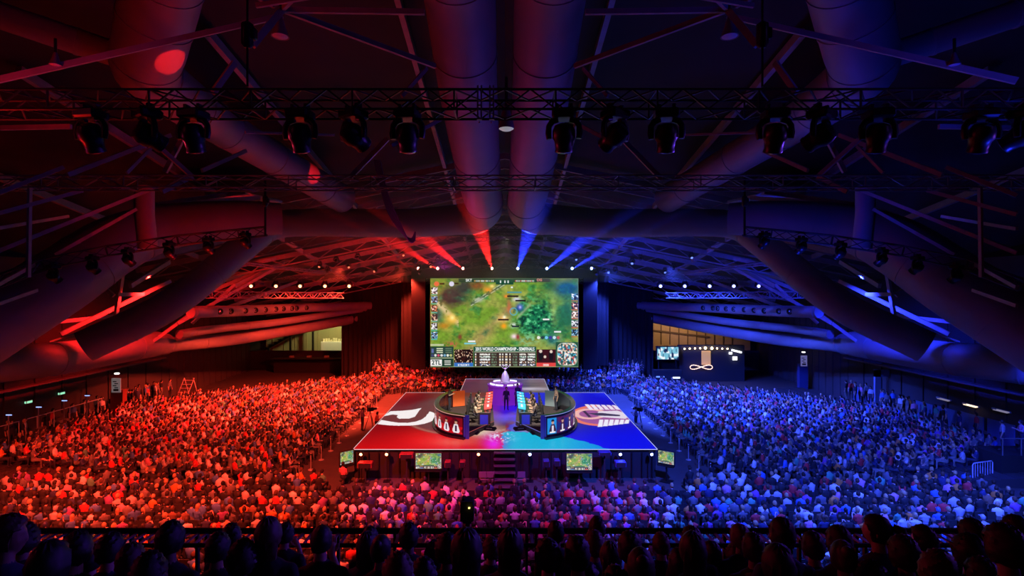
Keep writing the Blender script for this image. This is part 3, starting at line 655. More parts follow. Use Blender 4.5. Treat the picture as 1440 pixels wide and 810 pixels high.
def body_data(name, lod, pose, yaw=0, pitch=0, lean=0, arms='lap', style='short', seed=0):
    C, hc = skeleton(pose, yaw, pitch, lean, arms, seed)
    core = [c for c in C if c[5] != 'finger']; mb = caps_mesh(core, 12 if lod == 0 else 8)
    M = head_mesh(mb, hc, yaw, pitch, lod == 0)
    o = mb.build(name+'_tmp', M_SKIN)
    md = o.modifiers.new('r', 'REMESH'); md.mode = 'VOXEL'; md.voxel_size = (.0125, .026, .05)[lod]; md.adaptivity = 0
    if lod == 2: d = o.modifiers.new('d', 'DECIMATE'); d.ratio = .30
    if lod == 1: d = o.modifiers.new('d', 'DECIMATE'); d.ratio = .45
    dg = bpy.context.evaluated_depsgraph_get(); ev = o.evaluated_get(dg); me = bpy.data.meshes.new_from_object(ev); me.name = name
    bpy.data.objects.remove(o)
    # append the separate fingers (they root inside the palm)
    if lod == 0:
        fm = caps_mesh([c for c in C if c[5] == 'finger'], 7); nv = len(me.vertices)
        bm = bmesh.new(); bm.from_mesh(me); vv = [bm.verts.new(v) for v in fm.v]
        for f in fm.f:
            try: bm.faces.new([vv[i] for i in f])
            except ValueError: pass
        bm.to_mesh(me); bm.free()
    # regions by nearest capsule
    np_ = len(me.polygons); cen = np.empty(np_*3); me.polygons.foreach_get('center', cen); cen = cen.reshape(-1, 3)
    best = np.full(np_, 9.0); reg = np.zeros(np_, int); ids = {'skin': 0, 'hand': 0, 'finger': 0, 'top': 1, 'sleeve': 1, 'trouser': 2, 'shoe': 3}
    for a, b, ra, rb, fl_, nm in C:
        a, b = np.array(a), np.array(b); ab = b-a; t = np.clip(((cen-a)@ab)/max(ab@ab, 1e-9), 0, 1); d = np.linalg.norm(cen-a-t[:, None]*ab, axis=1)-(ra+(rb-ra)*t)*(1 if fl_ == 1 else 1.12)
        k = ids[nm]
        if nm == 'sleeve' and seed % 3 == 0: k = 0
        if nm == 'skin' and ra < .045 and seed % 4 == 1: k = 1
        w_ = d < best; best[w_] = d[w_]; reg[w_] = k
    dh = np.linalg.norm((cen-np.array(hc))/np.array([.1, .125, .15]), axis=1); reg[dh < 1.0] = 0
    reg[(cen[:, 2] < hc.z-.16) & (reg == 0) & (np.abs(cen[:, 0]) < .09) & (cen[:, 1] < .05)] = 1
    hm = hair_mesh(style, hc, M, lod == 0, 1.0, seed)
    return me, reg, hm, hc
def finish_body(me, reg, skin=M_SKIN):
    for m in (skin, M_TOP, M_TROUSER, M_SHOE): 
        me.materials.append(m)
    me.materials.clear()
    for m in (skin, M_TOP, M_TROUSER, M_SHOE): me.materials.append(m)
    me.polygons.foreach_set('material_index', reg.astype(np.int32)); me.polygons.foreach_set('use_smooth', [True]*len(me.polygons)); me.update()
def person_proto(lod, pose, yaw, pitch, lean, arms, style, seed, skin=M_SKIN):
    me, reg, hm, hc = body_data('person', lod, pose, yaw, pitch, lean, arms, style, seed); finish_body(me, reg, skin)
    hme = hm.build('hair', M_HAIR, None, True); hd = hme.data; bpy.data.objects.remove(hme)
    return me, hd, hc.z+.125, style
def place(proto, loc, rz, label, top, hair, group=None, sc=1.0):
    me, hd, h, st = proto
    o = bpy.data.objects.new('person', me); COL.objects.link(o); o.location = loc; o.rotation_euler = (0, 0, rz); o.scale = (sc, sc, sc); o.color = (*top, 1)
    tag(o, label, 'person', group)
    c = bpy.data.objects.new('cap' if st == 'cap' else 'hair', hd); COL.objects.link(c); c.parent = o; c.color = (*hair, 1)
    return o
TOPS = [('white', (.85, .85, .85), 3), ('black', (.02, .02, .022), 9), ('grey', (.16, .16, .17), 6), ('navy', (.03, .04, .12), 4), ('blue', (.08, .2, .6), 3), ('red', (.6, .04, .05), 3), ('pink', (.75, .3, .45), 1), ('pale', (.5, .5, .52), 3), ('green', (.1, .4, .25), 1), ('orange', (.7, .25, .05), 1), ('purple', (.3, .1, .4), 1), ('brown', (.2, .12, .07), 1)]
TW = [t[2] for t in TOPS]
HAIRS = [('black', (.012, .010, .010)), ('dark', (.03, .02, .015)), ('brown', (.09, .05, .03)), ('fair', (.45, .32, .16)), ('dark', (.03, .02, .015))]

# ---- balcony: raked steps, railing, seated figures seen from behind
M_BAL = pmat('balcony_carpet', (.03, .025, .03), .9)
m = MB()
rows = [(6.75, 6.95, 6.65), (5.85, 6.75, 6.75), (5.0, 5.85, 7.15), (4.15, 5.0, 7.6), (3.3, 4.15, 8.1), (1.2, 3.3, 8.55)]
for y0, y1, z in rows: m.box((0, (y0+y1)/2, z-.15), (22, y1-y0, .3))
m.box((0, 6.9, 6.4), (22, .2, .5))
struct(m.build('floor_balcony', M_BAL))
RD = 7.0; RZ = CZ-342/F*RD
t = empty('balcony_railing', (0, RD, RZ), 0, 'black balcony railing with a slatted ledge between its two upper rails', 'railing')
M_RAIL = pmat('railing_black', (.02, .02, .022), .35, .4); M_SLAT = pmat('slat_painted', (.30, .28, .34), .35, .5)
MB().box((0, 0, -.015), (17, .05, .075), bev=.015).build('top_rail', M_RAIL, t)
MB().box((0, -.36, -.03), (17, .045, .05), bev=.015).build('ledge_rail', M_RAIL, t)
for k in range(-74, 75):
    if abs(k) < 19 and k % 3: continue
    o = MB().box((0, 0, 0), (.036 if abs(k) >= 19 else .012, .33, .012)).build('slat', M_SLAT, t) if k == -74 else None
    if o: slat0 = o
    else: o = slat0.copy(); COL.objects.link(o); o.parent = t
    o.location = (k*.113, -.18, -.03)
bal0 = None
for k in range(-10, 11):
    for dx in (0, .12):
        if bal0 is None: bal0 = o = MB().box((0, 0, -.55), (.035, .05, 1.05)).build('post', M_RAIL, t)
        else: o = bal0.copy(); COL.objects.link(o); o.parent = t
        o.location = (k*.85+dx+.28, -.02, 0)
MB().box((0, -.02, -1.0), (17, .05, .05)).build('bottom_rail', M_RAIL, t)
t = empty('video_camera', (P(657, 745, 6.9).x, 6.95, RZ+.05), 0, 'black broadcast camera mounted upright on the balcony railing', 'camera')
MB().box((0, 0, .22), (.17, .20, .20)).box((0, -.02, .345), (.15, .16, .05)).box((-.05, -.02, .38), (.03, .08, .04)).build('camera_body', M_BLACK, t)
MB().tube([(0, .1, .23), (0, .3, .23)], [.05, .065], 14).build('lens', M_BMETAL, t, True)
MB().tube([(0, 0, .13), (0, 0, -.25)], .035, 10).box((0, 0, .10), (.12, .12, .06), bev=.01).build('mount', M_BMETAL, t, True)
MB().box((.03, -.115, .30), (.022, .03, .010)).build('indicator', emis('tally_yellow', (1, .8, .2), 2.5), t)
BSTY = [('short', 0, 0, 'cross'), ('short', .5, .05, 'lap'), ('long', 0, 0, 'lap'), ('long', -.5, 0, 'lap'), ('curly', .15, 0, 'lap'), ('tail', .9, 0, 'lap'), ('cap', 0, 0, 'chin'), ('bun', -.2, 0, 'lap'), ('short', -1.2, 0, 'lap'), ('short', 0, -.1, 'phone')]
BP = [person_proto(0, 'sit', yw, pt, .2*((i % 3)-1), ar, st, i+1, M_SKIN if i % 4 else M_SKIN2) for i, (st, yw, pt, ar) in enumerate(BSTY)]
# head centre px, head top py, head width px, figure type
HEADS = [(4, 731, 40, 8), (30, 741, 30, 4), (62, 768, 46, 2), (102, 751, 36, 1), (128, 770, 27, 6), (153, 752, 32, 9), (184, 768, 33, 0), (205, 784, 40, 4), (240, 737, 34, 0), (322, 739, 25, 1), (307, 752, 30, 0), (338, 765, 34, 4), (376, 732, 33, 2), (400, 737, 22, 9),
         (452, 740, 30, 6), (521, 743, 22, 0), (515, 752, 27, 2), (536, 755, 29, 7), (576, 738, 26, 0), (611, 764, 27, 2), (628, 755, 29, 4), (657, 750, 42, 2), (689, 758, 23, 1), (558, 784, 38, 4), (594, 791, 34, 4), (718, 748, 34, 2), (769, 762, 34, 1), (783, 735, 22, 0),
         (840, 728, 22, 9), (836, 751, 25, 4), (814, 758, 34, 0), (861, 766, 28, 2), (888, 751, 32, 0), (905, 774, 40, 7), (930, 751, 23, 9), (825, 797, 32, 4), (868, 799, 32, 0), (958, 775, 30, 0), (972, 743, 26, 1), (978, 753, 34, 2), (1003, 764, 25, 0), (1043, 740, 25, 0), (1062, 753, 29, 0),
         (1036, 768, 24, 4), (1103, 732, 32, 0), (1101, 772, 40, 2), (1146, 751, 28, 0), (1183, 743, 31, 0), (1190, 763, 34, 7), (1237, 727, 33, 5), (1300, 742, 28, 1), (1275, 757, 36, 0), (1371, 733, 30, 0), (1327, 782, 42, 8), (1366, 757, 34, 4), (1418, 742, 44, 0), (1430, 729, 26, 4), (1285, 797, 34, 0), (1230, 795, 34, 4), (1385, 788, 36, 0)]
BNAME = {0: 'short haired', 1: 'short haired', 2: 'long haired', 3: 'long haired', 4: 'curly haired', 5: 'pony-tailed', 6: 'cap wearing', 7: 'person with hair bun', 8: 'short haired', 9: 'short haired'}
HEADS.sort(); rr = random.Random(3)
for i, (px, py, w_, ty) in enumerate(HEADS):
    d = min(6.35, max(3.0, 136.0/w_)); pr = BP[ty]; z = CZ-(py-403)/F*d; sc = min(1.08, max(.94, w_*d/136.0)); sc = 1.0 if abs(sc-1) > .2 else sc
    x = (px-710)/F*d; who = BNAME[ty]+(' spectator' if ty != 7 else '')
    place(pr, (x, d, z-pr[2]*sc), rr.uniform(-.12, .12)-.25*x/8, '%s seen from behind in the dark balcony, %s head from the left' % (who, nth(i+1)), (.02, .02, .025) if i % 5 else (.05, .05, .12), (.02, .015, .015) if i % 6 else (.12, .07, .05), 'spectators on the dark balcony', sc)

# ---- floor and side-bank spectators
FP = []
for i in range(9):
    FP.append(person_proto(1, 'sit', (-.3, .2, 0, .5, -.1, .1, -.6, .25, 0)[i], (0, .05, -.05, 0, .1, 0, 0, -.05, .05)[i], (-.3, .4, .1, .8, 0, .5, .2, -.2, .9)[i], ('lap', 'cross', 'lap', 'chin', 'phone', 'lap', 'cross', 'lap', 'phone')[i],
                            ('short', 'short', 'long', 'short', 'curly', 'cap', 'short', 'tail', 'short')[i], i+3, M_SKIN if i % 5 else M_SKIN2))
rr = random.Random(21); ROWD = [22.0, 22.85, 23.7]
for ri, d in enumerate(ROWD):
    xs = [x for x in [(-720+10)/F*d+.15+.56*k for k in range(90)] if x < 730/F*d-.1]; xs = xs[:75]
    for k, x in enumerate(xs):
        t_ = rr.choices(TOPS, TW)[0]; hr = rr.choice(HAIRS); q = rr.randrange(9)
        place(FP[q], (x+rr.uniform(-.10, .10), d+rr.uniform(-.2, .2), rr.uniform(-.02, .02)), rr.gauss(0, .25)-x*.012, 'person in %s top, %s %s, %s from left in %s full row beyond railing' % (t_[0], hr[0], 'cap' if FP[q][3] == 'cap' else 'hair', nth(k+1), nth(ri+1)),
              t_[1], hr[1] if FP[q][3] != 'cap' else t_[1], 'spectators seated on the arena floor beyond the railing', rr.uniform(.94, 1.04))

# the rest of the audience: past the nearest three hundred, one mass
LP = []
for i in range(8):
    me, reg, hm, hc = body_data('far_person', 2, 'sit' if i < 7 else 'stand', (-.3, .2, 0, .5, -.1, .1, -.6, 0)[i], 0, (-.3, .4, .1, .8, 0, .5, .2, 0)[i], ('lap', 'cross', 'phone', 'chin', 'phone', 'lap', 'cross', 'down')[i], 'short', i+3)
    me.calc_loop_triangles(); nt_ = len(me.loop_triangles); tv = np.empty(nt_*3, np.int32); me.loop_triangles.foreach_get('vertices', tv); tp = np.empty(nt_, np.int32); me.loop_triangles.foreach_get('polygon_index', tp)
    co = np.empty(len(me.vertices)*3); me.vertices.foreach_get('co', co); co = co.reshape(-1, 3); rg = reg[tp]
    hv = np.array([tuple(v) for v in hm.v]); ht = []
    for f in hm.f:
        for k in range(1, len(f)-1): ht.append((f[0], f[k], f[k+1]))
    ht = np.array(ht)+len(co); V = np.vstack([co, hv]); T = np.vstack([tv.reshape(-1, 3), ht]); Rg = np.concatenate([rg, np.full(len(ht), 4)])
    LP.append((V, T, Rg)); bpy.data.meshes.remove(me)
SPOTS = []
def bank_floor(x): return max(0.0, .055*(abs(x)-18.5))
rr = random.Random(77)
for r_ in range(-4, 12):                           # floor block
    d = 22.0+.85*r_
    if r_ in (0, 1, 2): lim = [(-60, -(720/F*d)), (730/F*d+.0, 60)]
    else: lim = [(-60, 60)]
    if d > 29: continue
    n = int(52/.56)
    for k in range(n):
        x = -26.5+.56*k+rr.uniform(-.10, .10)
        if d > 26.3 and abs(x) < 9.6 and (d > 27.2 or rr.random() < .3): continue
        if not any(a < x < b for a, b in lim) or abs(x) > 740/F*d+.6: continue
        if rr.random() < .04: continue
        SPOTS.append((x, d+rr.uniform(-.2, .2), 0, rr.gauss(0, .32)-x*.012, 0))
for s in (-1, 1):
    r_ = 0
    while True:                                    # side banks, rows parallel to the stage edge
        X = 12.6+.86*r_; r_ += 1
        if X > 30.6: break
        d = 29.8+(.8 if X > 24 else 0)
        top = 61.5 if X < 16 else (61.5-(X-16)*1.15 if X < 26 else 50-(X-26)*1.5)
        if s > 0: top -= 2.2 if X > 15 else 0
        while d < top:
            d += .54
            if rr.random() < .04 or (s > 0 and X > 27.5 and d < 32.5): continue
            x = s*(X+rr.uniform(-.08, .08)); tox = -x; toy = 38-d
            SPOTS.append((x, d+rr.uniform(-.05, .05), bank_floor(x), math.atan2(-tox, toy)*.55+math.atan2(0-(0-x), 58-d)*.45+rr.gauss(0, .3), 0))
for r_ in range(11):                               # behind the stage
    d = 55.6+.9*r_; lim = 12.6+.35*r_
    x = -lim
    while x < lim:
        x += .54
        if rr.random() < .04 or (abs(x) < 5 and d < 55.8): continue
        SPOTS.append((x, d+rr.uniform(-.08, .08), max(0, .12*(r_-1)), PI+rr.gauss(0, .35)+x*.03, 0))
for i in range(60):                                # standing stragglers along the walls
    s = rr.choice((-1, 1)); d = rr.uniform(34, 50); SPOTS.append((s*(30.9+rr.uniform(0, 1.2)), d, bank_floor(31), rr.uniform(-1, 1)+s*PI/2, 7))
Vs, Ts, Cs = [], [], []; off = 0; rn = np.random.RandomState(4)
TOPC = np.array([t[1] for t in TOPS]); TP = np.array(TW, float); TP /= TP.sum(); HC = np.array([h[1] for h in HAIRS])
for (x, y, z, rz, kd) in SPOTS:
    V, T, Rg = LP[7 if kd == 7 else rn.randint(7)]; c, s_ = math.cos(rz), math.sin(rz); sc = rn.uniform(.94, 1.05)
    W = V*sc; Vs.append(np.stack([W[:, 0]*c-W[:, 1]*s_+x, W[:, 0]*s_+W[:, 1]*c+y, W[:, 2]+z], -1)); Ts.append(T+off); off += len(V)
    sk = np.array((.55, .36, .27)) if rn.rand() > .15 else np.array((.28, .17, .12)); tr = np.array((.03, .035, .06)) if rn.rand() > .25 else np.array((.2, .19, .17))
    pal = np.stack([sk, TOPC[rn.choice(len(TOPC), p=TP)], tr, np.array((.03, .03, .03)), HC[rn.randint(len(HC))]]); Cs.append(pal[Rg])
V = np.vstack(Vs).astype(np.float32); T = np.vstack(Ts).astype(np.int32); Cc = np.vstack(Cs).astype(np.float32)
me = bpy.data.meshes.new('audience'); me.vertices.add(len(V)); me.vertices.foreach_set('co', V.ravel()); me.loops.add(len(T)*3); me.loops.foreach_set('vertex_index', T.ravel())
me.polygons.add(len(T)); me.polygons.foreach_set('loop_start', (np.arange(len(T))*3).astype(np.int32)); me.update(calc_edges=True)
a = me.color_attributes.new('clothing', 'FLOAT_COLOR', 'CORNER'); cc = np.ones((len(T)*3, 4), np.float32); cc[:, :3] = np.repeat(Cc, 3, axis=0); a.data.foreach_set('color', cc.ravel())
am = bpy.data.materials.new('audience_cloth'); am.use_nodes = True; at = am.node_tree.nodes.new('ShaderNodeAttribute'); at.attribute_name = 'clothing'
am.node_tree.links.new(at.outputs['Color'], am.node_tree.nodes['Principled BSDF'].inputs['Base Color']); am.node_tree.nodes['Principled BSDF'].inputs['Roughness'].default_value = .8
me.materials.append(am); o = bpy.data.objects.new('audience', me); COL.objects.link(o)
tag(o, 'dense seated crowd filling the arena floor, both side banks and behind the stage', 'audience', kind='stuff')
print('crowd', len(SPOTS), 'tris', len(T))

# seating banks under the side crowds
for s in (-1, 1):
    m = MB()
    for k in range(14):
        X = 18.5+.86*k
        if X > 30.6: break
        z = bank_floor(X+.43)
        m.box((s*(X+.43), 42.5, z/2-.01), (.86, 26, max(z, .03)))
    struct(m.build('floor_bank_'+SIDE[s], pmat('bank_deck', (.05, .045, .05), .8)))
# linked chair rows on the floor
for r_ in range(-3, 7):
    d = 22.0+.85*r_; hw = min(26, 735/F*d+.4); m = MB(); m2 = MB(); n = int(2*hw/.56)
    for k in range(n):
        x = -hw+.56*k+.2; m.box((x, d+.06, .42), (.46, .42, .06)); m2.box((x, d-.17, .66), (.44, .045, .36))
    t = empty('linked_chair_row', (0, 0, 0), 0, 'row of linked dark chairs under the floor audience, %s row from the balcony' % nth(r_+4), 'chairs', 'linked chair rows')
    m.build('seat', M_BLACK, t)['kind'] = 'stuff'; m2.build('backrest', M_BLACK, t)['kind'] = 'stuff'
    m = MB().box((0, d+.02, .34), (2*hw, .05, .05))
    for k in range(0, n, 2): m.box((-hw+.56*k-.08, d, .17), (.04, .4, .34))
    m.build('frame', M_BMETAL, t)

# ================================================================== the stage
SZ = 1.7
SX0, SX1, SD0, SD1 = -8.68, 8.72, 30.86, 47.4
RX = 3.95; RD1 = 54.4
t_stage = empty('stage', (0, SD0, 0), 0, 'square show stage with glowing projected floor, red left half and blue right half', 'stage')
def sp(x, y, z=0): return (x, y-SD0, z)
m = MB().box(sp(0, (SD0+SD1)/2+.15, SZ/2-.04), (SX1-SX0-.1, SD1-SD0-.1, SZ-.10)); m.box(sp(0, (SD1+RD1)/2, SZ/2-.04), (2*RX-.1, RD1-SD1, SZ-.10))
m.build('platform', M_BLACK, t_stage)
# floor picture, drawn in the plan of the stage
def stage_img(xx, yy):
    """xx, yy: photograph coordinates of each floor point, used only as drawing units for the artwork"""
    im = np.zeros(xx.shape+(3,))
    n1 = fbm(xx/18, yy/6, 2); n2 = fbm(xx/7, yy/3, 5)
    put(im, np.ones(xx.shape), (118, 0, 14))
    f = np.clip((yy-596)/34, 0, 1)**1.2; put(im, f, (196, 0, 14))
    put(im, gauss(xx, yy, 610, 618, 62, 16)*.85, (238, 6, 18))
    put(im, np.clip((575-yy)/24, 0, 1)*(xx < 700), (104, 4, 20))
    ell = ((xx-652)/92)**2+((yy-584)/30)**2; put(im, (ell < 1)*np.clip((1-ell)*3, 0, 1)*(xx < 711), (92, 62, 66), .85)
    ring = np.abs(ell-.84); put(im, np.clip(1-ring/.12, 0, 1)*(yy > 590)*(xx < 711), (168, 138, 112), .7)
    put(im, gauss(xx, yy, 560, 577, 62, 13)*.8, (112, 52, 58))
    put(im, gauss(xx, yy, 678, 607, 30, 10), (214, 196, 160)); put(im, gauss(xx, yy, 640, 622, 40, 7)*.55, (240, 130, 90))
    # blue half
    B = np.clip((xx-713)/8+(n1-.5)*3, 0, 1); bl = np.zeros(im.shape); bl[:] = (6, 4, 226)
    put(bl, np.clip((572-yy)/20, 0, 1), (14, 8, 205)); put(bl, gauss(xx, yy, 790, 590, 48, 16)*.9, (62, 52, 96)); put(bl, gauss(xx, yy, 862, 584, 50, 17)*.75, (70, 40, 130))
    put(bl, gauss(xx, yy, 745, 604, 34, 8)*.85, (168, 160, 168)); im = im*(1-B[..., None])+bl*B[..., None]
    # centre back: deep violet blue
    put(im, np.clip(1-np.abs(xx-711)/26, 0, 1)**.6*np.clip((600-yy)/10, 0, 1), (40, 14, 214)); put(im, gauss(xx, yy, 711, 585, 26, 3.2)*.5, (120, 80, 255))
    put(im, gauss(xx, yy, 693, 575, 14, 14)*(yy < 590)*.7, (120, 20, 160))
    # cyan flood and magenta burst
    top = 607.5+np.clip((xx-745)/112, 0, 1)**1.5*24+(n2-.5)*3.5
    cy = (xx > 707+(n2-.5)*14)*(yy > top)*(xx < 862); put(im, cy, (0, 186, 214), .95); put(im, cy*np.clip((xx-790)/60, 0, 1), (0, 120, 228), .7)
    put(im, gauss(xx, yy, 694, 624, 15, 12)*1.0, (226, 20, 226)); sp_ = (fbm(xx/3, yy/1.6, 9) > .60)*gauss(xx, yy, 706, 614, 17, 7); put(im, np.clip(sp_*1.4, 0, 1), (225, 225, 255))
    # left emblem: white swoosh
    W = (246, 240, 240)
    L1 = [(593, 573.6), (589, 578), (583.6, 586), (575, 588.6), (561, 588.8), (558, 586.5), (559.5, 583.6), (552, 582.8), (538, 585.6), (549, 578.3), (565, 577.6), (580, 576.3)]
    L2 = [(604, 578.5), (609, 580), (613.4, 583), (614, 586), (611, 590), (605, 593.2), (597, 595.8), (587, 597.6), (576, 598.4), (560, 598.6), (546, 598), (531, 596.4), (536, 590.5), (549, 592.8), (560, 594.4), (573, 594.6), (584, 593), (593, 590), (599, 585.5)]
    L3 = [(593, 573.6), (600, 579), (599, 585.5), (593, 590), (584, 593), (573, 594.6), (560, 594.4), (549, 592.8), (536, 590.5), (543, 583.6), (552, 582.8), (559.5, 583.6), (558, 586.5), (561, 588.8), (575, 588.6), (583.6, 586)]
    put(im, inpoly(xx, yy, L3), (106, 56, 58), .9); put(im, inpoly(xx, yy, L1), W); put(im, inpoly(xx, yy, L2), W)
    # right emblem: winged fist in salmon and white
    e1 = ((xx-846)/44)**2+((yy-584)/15)**2
    put(im, (e1 < 1)*(xx < 884)*(yy > 571), (196, 104, 148), .75); put(im, ((np.abs(e1-.85) < .16)*(xx < 842)), (238, 120, 96), .95)
    e2 = ((xx-830)/23)**2+((yy-582)/7.5)**2; put(im, np.abs(e2-.75) < .28, (248, 190, 180), .9)
    for k in range(6):
        x0 = 822+k*7.6; put(im, inpoly(xx, yy, [(x0, 568.5+k*.2), (x0+5.6, 568.6+k*.3), (x0+12.5, 576), (x0+7, 576)]), (238, 226, 244))
        x0 = 843+k*7.4; put(im, inpoly(xx, yy, [(x0, 590.2), (x0+5.4, 590), (x0+4, 600-k*.9), (x0-2.6, 600.4-k*.9)]), (240, 236, 250))
    put(im, inpoly(xx, yy, [(842, 578.5), (868, 577.4), (876, 580), (884, 585), (880, 589), (846, 586.6), (838, 583)]), (226, 216, 232)); put(im, inpoly(xx, yy, [(826, 581), (846, 580.6), (872, 583.4), (872, 585.4), (840, 584.4)]), (66, 56, 82))
    put(im, inpoly(xx, yy, [(819, 578), (823, 577.6), (832, 586.6), (828, 587)]), (60, 40, 70))
    im += ((fbm(xx/1.3, yy/.9, 14)-.5)*14)[..., None]
    return im
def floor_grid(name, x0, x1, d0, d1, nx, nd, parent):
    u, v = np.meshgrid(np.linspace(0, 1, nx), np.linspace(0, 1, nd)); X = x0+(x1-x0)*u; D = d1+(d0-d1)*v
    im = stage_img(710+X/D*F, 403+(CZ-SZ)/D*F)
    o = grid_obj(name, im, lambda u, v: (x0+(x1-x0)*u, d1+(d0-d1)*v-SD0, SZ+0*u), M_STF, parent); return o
M_STF = pixmat('projected_stage_floor', .97, .04)  # projected show graphics put into the floor as glowing colour
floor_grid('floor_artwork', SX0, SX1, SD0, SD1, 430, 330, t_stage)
u, v = np.meshgrid(np.linspace(0, 1, 60), np.linspace(0, 1, 60)); im = np.zeros((60, 60, 3)); im[:] = (86, 8, 60); put(im, np.clip((u-.25)*3, 0, 1), (48, 22, 120)); put(im, np.clip((u-.62)*5, 0, 1), (112, 92, 104)); put(im, gauss(u, v, .8, .75, .25, .1), (190, 180, 200)); put(im, (fbm(u*9, v*9, 3)-.45), (0, 0, 30), .7)
grid_obj('runway_artwork', im, lambda u, v: (-RX+2*RX*u, RD1+(SD1-RD1)*v-SD0, SZ+0*u), M_STF, t_stage)
ED = emis('edge_strip', (1.0, .62, .64), .9); ED2 = emis('edge_strip_blue', (.55, .6, 1), .95)
for (a, b, mt) in (((SX0, SD0), (0, SD0), ED), ((0, SD0), (SX1, SD0), ED2), ((SX0, SD0), (SX0, SD1), ED), ((SX1, SD0), (SX1, SD1), ED2), ((SX0, SD1), (-RX, SD1), ED), ((RX, SD1), (SX1, SD1), ED2), ((-RX, SD1), (-RX, RD1), ED), ((RX, SD1), (RX, RD1), ED2), ((-RX, RD1), (RX, RD1), ED2)):
    MB().bar(sp(a[0], a[1], SZ), sp(b[0], b[1], SZ), .026, .03).build('edge_strip', mt, t_stage)
# fascia uprights
m = MB()
for k in range(30): m.box(sp(SX0+.3+k*.58, SD0+.05, .8), (.05, .04, 1.5))
m.build('fascia_frame', M_BMETAL, t_stage)
t = empty('stage_steps', (-.02, SD0, 0), 0, 'flight of six dark steps up to the front of the stage', 'stairs')
for k in range(6):
    MB().box((0, -.28-.30*(5-k), .27*(k+1)-.03), (1.2, .32, .06), bev=.01).build('tread', pmat('step_edge', (.13, .11, .14), .5), t)
MB().prism([(-.55, 0), (.55, 0), (.55, -.1), (-.55, -.1)], 0, 1.5).box((-.57, -.9, .5), (.05, 1.7, .5)).box((.57, -.9, .5), (.05, 1.7, .5)).build('side_frame', M_BMETAL, t)

